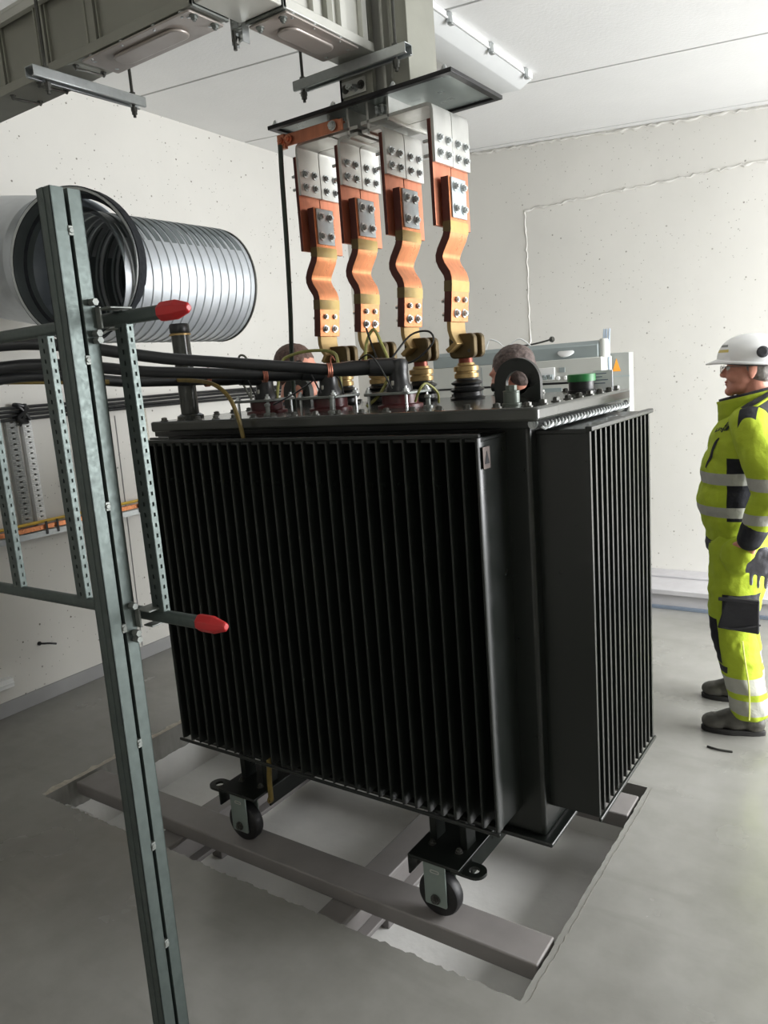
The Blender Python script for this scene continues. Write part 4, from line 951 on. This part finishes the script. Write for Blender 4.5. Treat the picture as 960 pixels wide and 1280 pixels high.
b = MB(); ell(b, (.045, 0, 1.64), (.066, .079, .07)); ell(b, (.018, -.066, 1.655), (.03, .012, .035)); ell(b, (.018, .066, 1.655), (.03, .012, .035)); blob('hair', b, M['hairg'], r, .006, 3, (.004, .02))
# trousers
b = MB(); ell(b, (-.03, 0, .90), (.135, .175, .12))
chain(b, [((-.035, -.085, .84), .122), ((-.045, -.105, .60), .108), ((-.045, -.118, .47), .094), ((.0, -.135, .28), .086), ((.035, -.15, .125), .080)])
chain(b, [((-.035, .085, .84), .122), ((-.06, .12, .60), .108), ((-.075, .14, .47), .094), ((-.055, .175, .28), .086), ((-.035, .20, .125), .080)])
for p in b.v:
    if p.z < .085: p.z = .085
ell(b, (-.01, -.195, .845), (.075, .058, .085)); ell(b, (-.01, .195, .845), (.075, .058, .085))
mt = cloth_mat('hivis_trousers', HIVIS, [
    (band(.215, .285), REFL), (band(.118, .185), REFL),
    (boxmask(-.30, -.035, -.4, .4, .335, .545, .12), BLK),
    (boxmask(-.075, .3, -.4, -.115, .515, .665, .0), (52, 52, 56)),
    (boxmask(-.15, -.05, -.4, .4, .30, .33), (52, 52, 56))])
tr = blob('trousers', b, mt, r, .0075, 4, (.014, .055))
b = MB().prism([(-.09, -.075), (.08, -.085), (.08, .07), (-.05, .075)], (.0, -.218, .592), (1, 0, 0), (0, 0, 1), .014)
hp = b.build('holster_pocket', mat('dark_pocket_cloth', (50, 50, 54), .7, bump=.002, bscale=40), tr, bevel=.006, seg=3, world=False)
MB().box(-.085, .08, -.236, -.23, .645, .662).build('pocket_flap', M['dgrey'], hp, bevel=.003, world=False)
MB().tube([(-.085, -.225, .525), (-.03, -.236, .52), (.03, -.236, .535), (.085, -.226, .55)], .004, n=6).build('pocket_seam', M['dgrey'], hp, world=False)
MB().tube([(.01, -.205, .46), (.025, -.218, .36), (.04, -.23, .28), (.045, -.232, .2), (.045, -.232, .105)], .0035, n=6).build('side_zip', mat('pale_yellow_seam', (214, 220, 120), .6), tr, world=False)
boot(r, (-.168, -.185), (.10, -.135)); boot(r, (-.245, .175), (.022, .215))
# jacket
b = MB(); ell(b, (-.015, 0, 1.29), (.158, .205, .19)); ell(b, (-.055, 0, 1.07), (.168, .190, .175)); ell(b, (-.046, 0, 1.19), (.163, .196, .17)); ell(b, (-.050, 0, .98), (.152, .183, .12)); ell(b, (-.045, 0, .91), (.138, .180, .125)); cap(b, (.02, 0, 1.40), .11, (.02, 0, 1.44), .09)
for s in (-1, 1): chain(b, [((.01, s*.10, 1.405), .085), ((.03, s*.18, 1.405), .082), ((.085, s*.24, 1.26), .080), ((.13, s*.268, 1.13), .076), ((.09, s*.26, 1.06), .068), ((.06, s*.252, .985), .056)])
for p in b.v:
    if p.z < .832-.15*p.x and abs(p.y) < .21: p.z = .832-.15*p.x
mj = cloth_mat('hivis_jacket', HIVIS, [
    (boxmask(-.062, .09, -.212, -.06, .99, 1.27, .0), BLK), (boxmask(-.062, .09, .06, .212, .99, 1.27, .0), BLK),
    (band(1.150, 1.202), REFL), (band(1.005, 1.052), REFL), (band(.80, .872, .15), (60, 60, 60)),
    (boxmask(-.01, .06, -.25, -.115, 1.33, 1.52, .0), (44, 45, 48))])
jk = blob('jacket', b, mj, r, .0075, 4, (.013, .07))
b = MB()
for s in (-1, 1): chain(b, [((.06, s*.253, .98), .057), ((.042, s*.249, .935), .052)])
blob('knit_cuff', MB().add(b.v[:len(b.v)//2], [f for f in b.f if max(f) < len(b.v)//2]), M['bcloth'], jk, .006, 3)
h_ = len(b.v)//2; blob('knit_cuff', MB().add(b.v[h_:], [[i-h_ for i in f] for f in b.f if min(f) >= h_]), M['bcloth'], jk, .006, 3)
def collar(off, zt, m, name):
    q = MB(); N = 40; rows = [(1.415, 1.0), (1.45, 1.0), (1.485, 1.02), (zt, 1.06)]; vs = []
    for z, k in rows:
        for i in range(N):
            a = 2*PI*i/N; f = (1-math.cos(a))/2          # f = 1 at the front (-x)
            rx, ry = (.100+off)*k, (.092+off)*k
            up = (z-1.415)/(zt-1.415)
            vs.append((.0-.018-rx*-math.cos(a)*1.0, ry*math.sin(a), z-.0*f+up*(.05*(1-f))+up*.0))
    fs = [(j*N+i, j*N+(i+1) % N, (j+1)*N+(i+1) % N, (j+1)*N+i) for j in range(len(rows)-1) for i in range(N)]
    q.add(vs, fs); return q.build(name, m, jk, smooth=60, solid=.007, world=False)
mc = cloth_mat('hivis_collar', HIVIS, [])
collar(.012, 1.500, mc, 'collar'); o = collar(.003, 1.511, M['bcloth'], 'collar_lining'); o['label'] = 'black collar lining'
b = MB(); chain(b, [((-.005, -.125, 1.455), .030), ((.05, -.135, 1.475), .042), ((.11, -.07, 1.50), .050), ((.12, 0, 1.505), .052), ((.11, .07, 1.50), .050), ((.05, .135, 1.475), .042), ((-.005, .125, 1.455), .030)])
hd = blob('hood', b, M['dgrey'], jk, .008, 4, (.012, .05)); hd['label'] = 'rolled dark grey hood'
MB().tube([(.0, -.165, 1.47), (.05, -.182, 1.49), (.10, -.13, 1.525)], .006, n=6).build('hood_piping', mc, hd, world=False)
def patch(name, pts, rr, m):
    q = MB().tube(pts, rr, n=8); o = q.build(name, m, jk, world=False)
    w = o.modifiers.new('w', 'SHRINKWRAP'); w.target = jk; w.wrap_method = 'NEAREST_SURFACEPOINT'; w.wrap_mode = 'ABOVE_SURFACE'; w.offset = .002
    return o
patch('chest_zip', [(-.10, -.16, 1.355), (-.125, -.145, 1.30), (-.15, -.13, 1.22)], lambda t: .004+.006*math.sin(PI*t), M['bcloth'])
patch('front_zip', [(-.165, -.05, 1.36), (-.20, -.045, 1.28), (-.225, -.05, 1.2)], lambda t: .003, M['bcloth'])
cu = bpy.data.curves.new('logo', 'FONT'); cu.body = 'Linja'; cu.size = .046; cu.extrude = .0004; cu.align_x = 'CENTER'; cu.shear = .15; cu.offset = .0012
to = bpy.data.objects.new('t', cu); C.objects.link(to); dg = bpy.context.evaluated_depsgraph_get()
lm = bpy.data.meshes.new_from_object(to.evaluated_get(dg)); bpy.data.objects.remove(to); lm.name = 'chest_logo'
ux = V((.80, -.58, .16)).normalized(); uz = V((.05, .1, 1)); uz = (uz-ux*uz.dot(ux)).normalized(); un = ux.cross(uz)
bmm = bmesh.new(); bmm.from_mesh(lm); bmesh.ops.triangulate(bmm, faces=bmm.faces)
bmesh.ops.subdivide_edges(bmm, edges=[e for e in bmm.edges if e.calc_length() > .006], cuts=2)
for v in bmm.verts: v.co = V((-.108, -.150, 1.392))+ux*v.co.x+uz*v.co.y+un*v.co.z
bmm.to_mesh(lm); bmm.free(); lm.materials.clear(); lm.materials.append(M['logo'])
lo = bpy.data.objects.new('chest_logo', lm); C.objects.link(lo); lo.parent = jk
w = lo.modifiers.new('w', 'SHRINKWRAP'); w.target = jk; w.wrap_method = 'PROJECT'; w.use_negative_direction = True; w.use_positive_direction = True; w.project_limit = .08; w.offset = .0015
w.wrap_mode = 'ABOVE_SURFACE'; w.wrap_method = 'NEAREST_SURFACEPOINT'
q = MB(); N = 48; vs = []
for dz, rr in ((-.002, 0), (.02, .004), (.042, 0)):
    for i in range(N):
        a = 2*PI*i/N; x = -.042+(.133+rr)*math.cos(a); vs.append((x, (.180+rr)*math.sin(a), .822-.15*x+dz))
q.add(vs, [(j*N+i, j*N+(i+1) % N, (j+1)*N+(i+1) % N, (j+1)*N+i) for j in range(2) for i in range(N)]); q.build('hem_band', M['dgrey'], jk, smooth=60, solid=.012, world=False)
# helmet
def helmet(parent):
    q = MB(); N = 56; R_ = 14; vs = []; c = V((.004, 0, 1.672))
    for j in range(R_+1):
        t = PI/2*j/R_
        for i in range(N):
            a = 2*PI*i/N; ca, sa = math.cos(a), math.sin(a)
            rr = math.sin(t) ** .92; h = math.cos(t) ** .85 if t < PI/2-1e-6 else 0
            rid = 1+.028*math.exp(-((abs(sa)-.28)/.10)**2)*math.sin(t)*(h) 
            vs.append(V((.142*rr*ca, .116*rr*sa, .114*h*rid)))
    for k, (o_, dz) in enumerate(((.006, -.004), (.012, -.009))):
        for i in range(N):
            a = 2*PI*i/N; ca, sa = math.cos(a), math.sin(a); pk = max(0, -ca) ** 3*.034*(k+1)/2
            vs.append(V(((.142+o_+pk)*ca, (.116+o_)*sa, dz-pk*.42)))
    rt = Euler((0, .10, 0)).to_matrix()
    fs = [(j*N+i, j*N+(i+1) % N, (j+1)*N+(i+1) % N, (j+1)*N+i) for j in range(R_+2) for i in range(N)]
    q.add([c+rt@p for p in vs], fs)
    n = NT('white_helmet_shell'); x, y, z = n.xyz()
    m1 = n.math('MULTIPLY', n.rng(x, -.135, -.075), n.math('MULTIPLY', n.rng(z, 1.716, 1.728), n.math('LESS_THAN', y, -.02)))
    m2 = n.math('MULTIPLY', n.rng(x, -.115, -.080), n.math('MULTIPLY', n.rng(z, 1.738, 1.748), n.math('LESS_THAN', y, -.02)))
    n.col(n.mix(m2, n.mix(m1, lin((236, 237, 236)), lin((206, 186, 96))), lin((120, 122, 120)))); n.set(.2, 0, .5)
    h = q.build('helmet', n.m, parent, smooth=50, solid=.006, world=False); h['label'] = 'white safety helmet'
    MB().lathe([(.024, 0), (.024, .010), (.016, .016)], (.062, -.112, 1.708), (.15, -1, .15), n=18).build('helmet_clip', M['dgrey'], h, world=False)
    MB().lathe([(.024, 0), (.024, .010), (.016, .016)], (.062, .112, 1.708), (.15, 1, .15), n=18).build('helmet_clip', M['dgrey'], h, world=False)
    MB().tube([(.0+.118*math.cos(a), .092*math.sin(a), 1.662+.012*math.cos(a)*-1) for a in [2*PI*i/24 for i in range(25)]], .008, n=6, sub=1).build('head_band', M['dgrey'], h, world=False)
helmet(r)
g = MB()
for s in (-1, 1):
    P = rrect(.044, .034, .012, 5); g.ringplate([(p[0]*1.0, p[1]) for p in P], [(p[0]*.88, p[1]*.86) for p in P], (-.116, s*.031, 1.643), (0, 1, 0), (0, 0, 1), .002)
    g.tube([(-.115, s*.053, 1.65), (-.08, s*.072, 1.654), (.0, s*.082, 1.652), (.02, s*.083, 1.64)], .0016, n=6)
g.tube([(-.116, -.009, 1.646), (-.120, 0, 1.649), (-.116, .009, 1.646)], .0016, n=6)
gl = g.build('glasses', M['wire'], r, world=False)
gm = bpy.data.materials.new('lens_glass'); gm.use_nodes = True; pb = gm.node_tree.nodes['Principled BSDF']; pb.inputs['Transmission Weight'].default_value = 1; pb.inputs['Roughness'].default_value = .02; pb.inputs['IOR'].default_value = 1.1
for s in (-1, 1): MB().prism([(p[0]*.9, p[1]*.88) for p in rrect(.044, .034, .012, 5)], (-.1155, s*.031, 1.643), (0, 1, 0), (0, 0, 1), .001).build('lens', gm, gl, world=False)
# grey glove hanging from the pocket
G = thing('work_glove', 'grey knit work glove hanging from the pocket of the yellow trousers', 'glove', (ox+.105, oy-.268, .80))
b = MB(); hand(b, (.0, -.0, .075), (-.10, .0, -1), (-1, 0, 0), .95, .030); ell(b, (-.005, 0, .03), (.042, .02, .045)); ell(b, (.0, .01, .085), (.034, .022, .02))
blob('knit', b, M['glove'], G, .0045, 2, (.004, .03))

# ---- two bare-headed people working behind the transformer
def worker(label, x, y, h, rz, hair, nod, shirt, jut=0.):
    k = h/1.78
    r = thing('person', label, 'person', (x, y, 0)); r.rotation_euler = (0, 0, rz)
    b = MB(); hb = MB(); head(b, (0, 0, 0), 1.)
    ell(hb, (.020, 0, .047), (.104, .082, .084)); ell(hb, (.058, 0, -.005), (.064, .078, .075)); ell(hb, (.022, .068, .02), (.034, .014, .038)); ell(hb, (.022, -.068, .02), (.034, .014, .038))
    Hc = V((-.01, 0, 1.655)); rt = Euler((0, -nod, 0)).to_matrix()
    for q in (b, hb): q.v = [Hc+rt@p for p in q.v]
    ell(b, (.02, 0, 1.28), (.115, .17, .2)); ell(b, (.01, 0, 1.05), (.115, .15, .18)); ell(b, (.01, 0, .92), (.11, .15, .1)); cap(b, (.03, 0, 1.5), .06, (.02, 0, 1.36), .10)
    for s in (-1, 1):
        chain(b, [((.02, s*.07, 1.43), .06), ((.03, s*.19, 1.41), .055), ((.04, s*.25, 1.12), .042), ((-.06, s*.24, .90), .029)])
        hand(b, (-.065, s*.24, .885), (-.25, 0, -1), (-1, -s*.3, .2))
        chain(b, [((.01, s*.09, .88), .092), ((-.005, s*.11, .48), .058), ((.03, s*.12, .09), .038)]); ell(b, (-.02, s*.12, .05), (.09, .032, .028))
    for q in (b, hb): q.v = [p*k for p in q.v]
    blob('body', b, M['skin'], r, .0085, 3); blob('hair', hb, hair, r, .0065, 3, (.006, .02))
    b = MB(); ell(b, (.02, 0, 1.28), (.14, .20, .2)); ell(b, (.01, 0, 1.05), (.135, .18, .19)); ell(b, (.01, 0, .93), (.125, .175, .10)); cap(b, (.03, 0, 1.44), .075, (.025, 0, 1.485), .070)
    for s in (-1, 1): chain(b, [((.02, s*.09, 1.42), .08), ((.03, s*.185, 1.40), .08), ((.04, s*.255, 1.12), .065), ((-.04, s*.245, .94), .05)])
    b.v = [p*k for p in b.v]; blob('jacket', b, shirt, r, .009, 4, (.012, .07))
    b = MB(); ell(b, (.01, 0, .90), (.125, .17, .11))
    for s in (-1, 1): chain(b, [((.01, s*.09, .85), .115), ((-.005, s*.11, .48), .088), ((.025, s*.12, .12), .075)])
    b.v = [p*k for p in b.v]; blob('trousers', b, M['bluegrey'], r, .010, 4, (.012, .06))
    for s in (-1, 1): boot(r, (-.17*k, s*.13*k), (.09*k, s*.118*k))
worker('bare-headed person with short brown hair behind the left part of the transformer, face turned right', -2.645, 3.08, 1.915, PI+.10, M['hairb'], .10, M['dgrey'])
worker('bare-headed person whose head shows above and through the black lifting lug', -1.535, 3.32, 1.815, -.15, mat('dark_grey_brown_hair', (96, 84, 80), .75, var=.4, scale=60, bump=.004, bscale=90), .25, M['bluegrey'])

# ================================================================== LIGHT
def area(name, loc, rot, sx, sy, power, col):
    L = bpy.data.lights.new(name, 'AREA'); L.shape = 'RECTANGLE'; L.size = sx; L.size_y = sy; L.energy = power; L.color = col
    o = bpy.data.objects.new(name, L); C.objects.link(o); o.location = loc; o.rotation_euler = rot; return o
area('front_fill_lamp', (.3, -.9, 3.0), (0, 0, 0), .3, 1.5, 16, (1, .98, .95))      # unseen fill lamp added behind the camera for front light
# daylight entering through the open gate in the right wall
area('gate_daylight', (XR+.12, (DY0+DY1)/2, DZ/2), (0, PI/2-.55, 0), DZ-.1, DY1-DY0-.1, 440, (.98, .99, 1.))

wd = bpy.data.worlds.new('World'); bpy.context.scene.world = wd; wd.use_nodes = True
bg = wd.node_tree.nodes['Background']; bg.inputs[0].default_value = (.85, .92, 1, 1); bg.inputs[1].default_value = .6

# ================================================================== CAMERA
cam = bpy.data.cameras.new('Camera'); co = bpy.data.objects.new('Camera', cam); C.objects.link(co)
f_px = 962.09
VL, VR = V((-925-480, 571-640, f_px)), V((1150-480, 412-640, f_px))     # vanishing points of the room axes
X = (-VL).normalized(); Y = VR.normalized(); Y = (Y-X*X.dot(Y)).normalized(); Z = X.cross(Y)
right = V((X[0], Y[0], Z[0])); down = V((X[1], Y[1], Z[1])); fwd = V((X[2], Y[2], Z[2]))
co.matrix_world = Matrix(((right.x, -down.x, -fwd.x, 0), (right.y, -down.y, -fwd.y, 0), (right.z, -down.z, -fwd.z, 1.75), (0, 0, 0, 1)))
cam.sensor_fit = 'HORIZONTAL'; cam.sensor_width = 36; cam.lens = 36*f_px/960; cam.clip_start = .05
sc = bpy.context.scene; sc.camera = co
sc.view_settings.view_transform = 'Standard'; sc.view_settings.look = 'None'; sc.view_settings.gamma = 1; sc.view_settings.use_curve_mapping = False
sc.view_settings.exposure = 0.
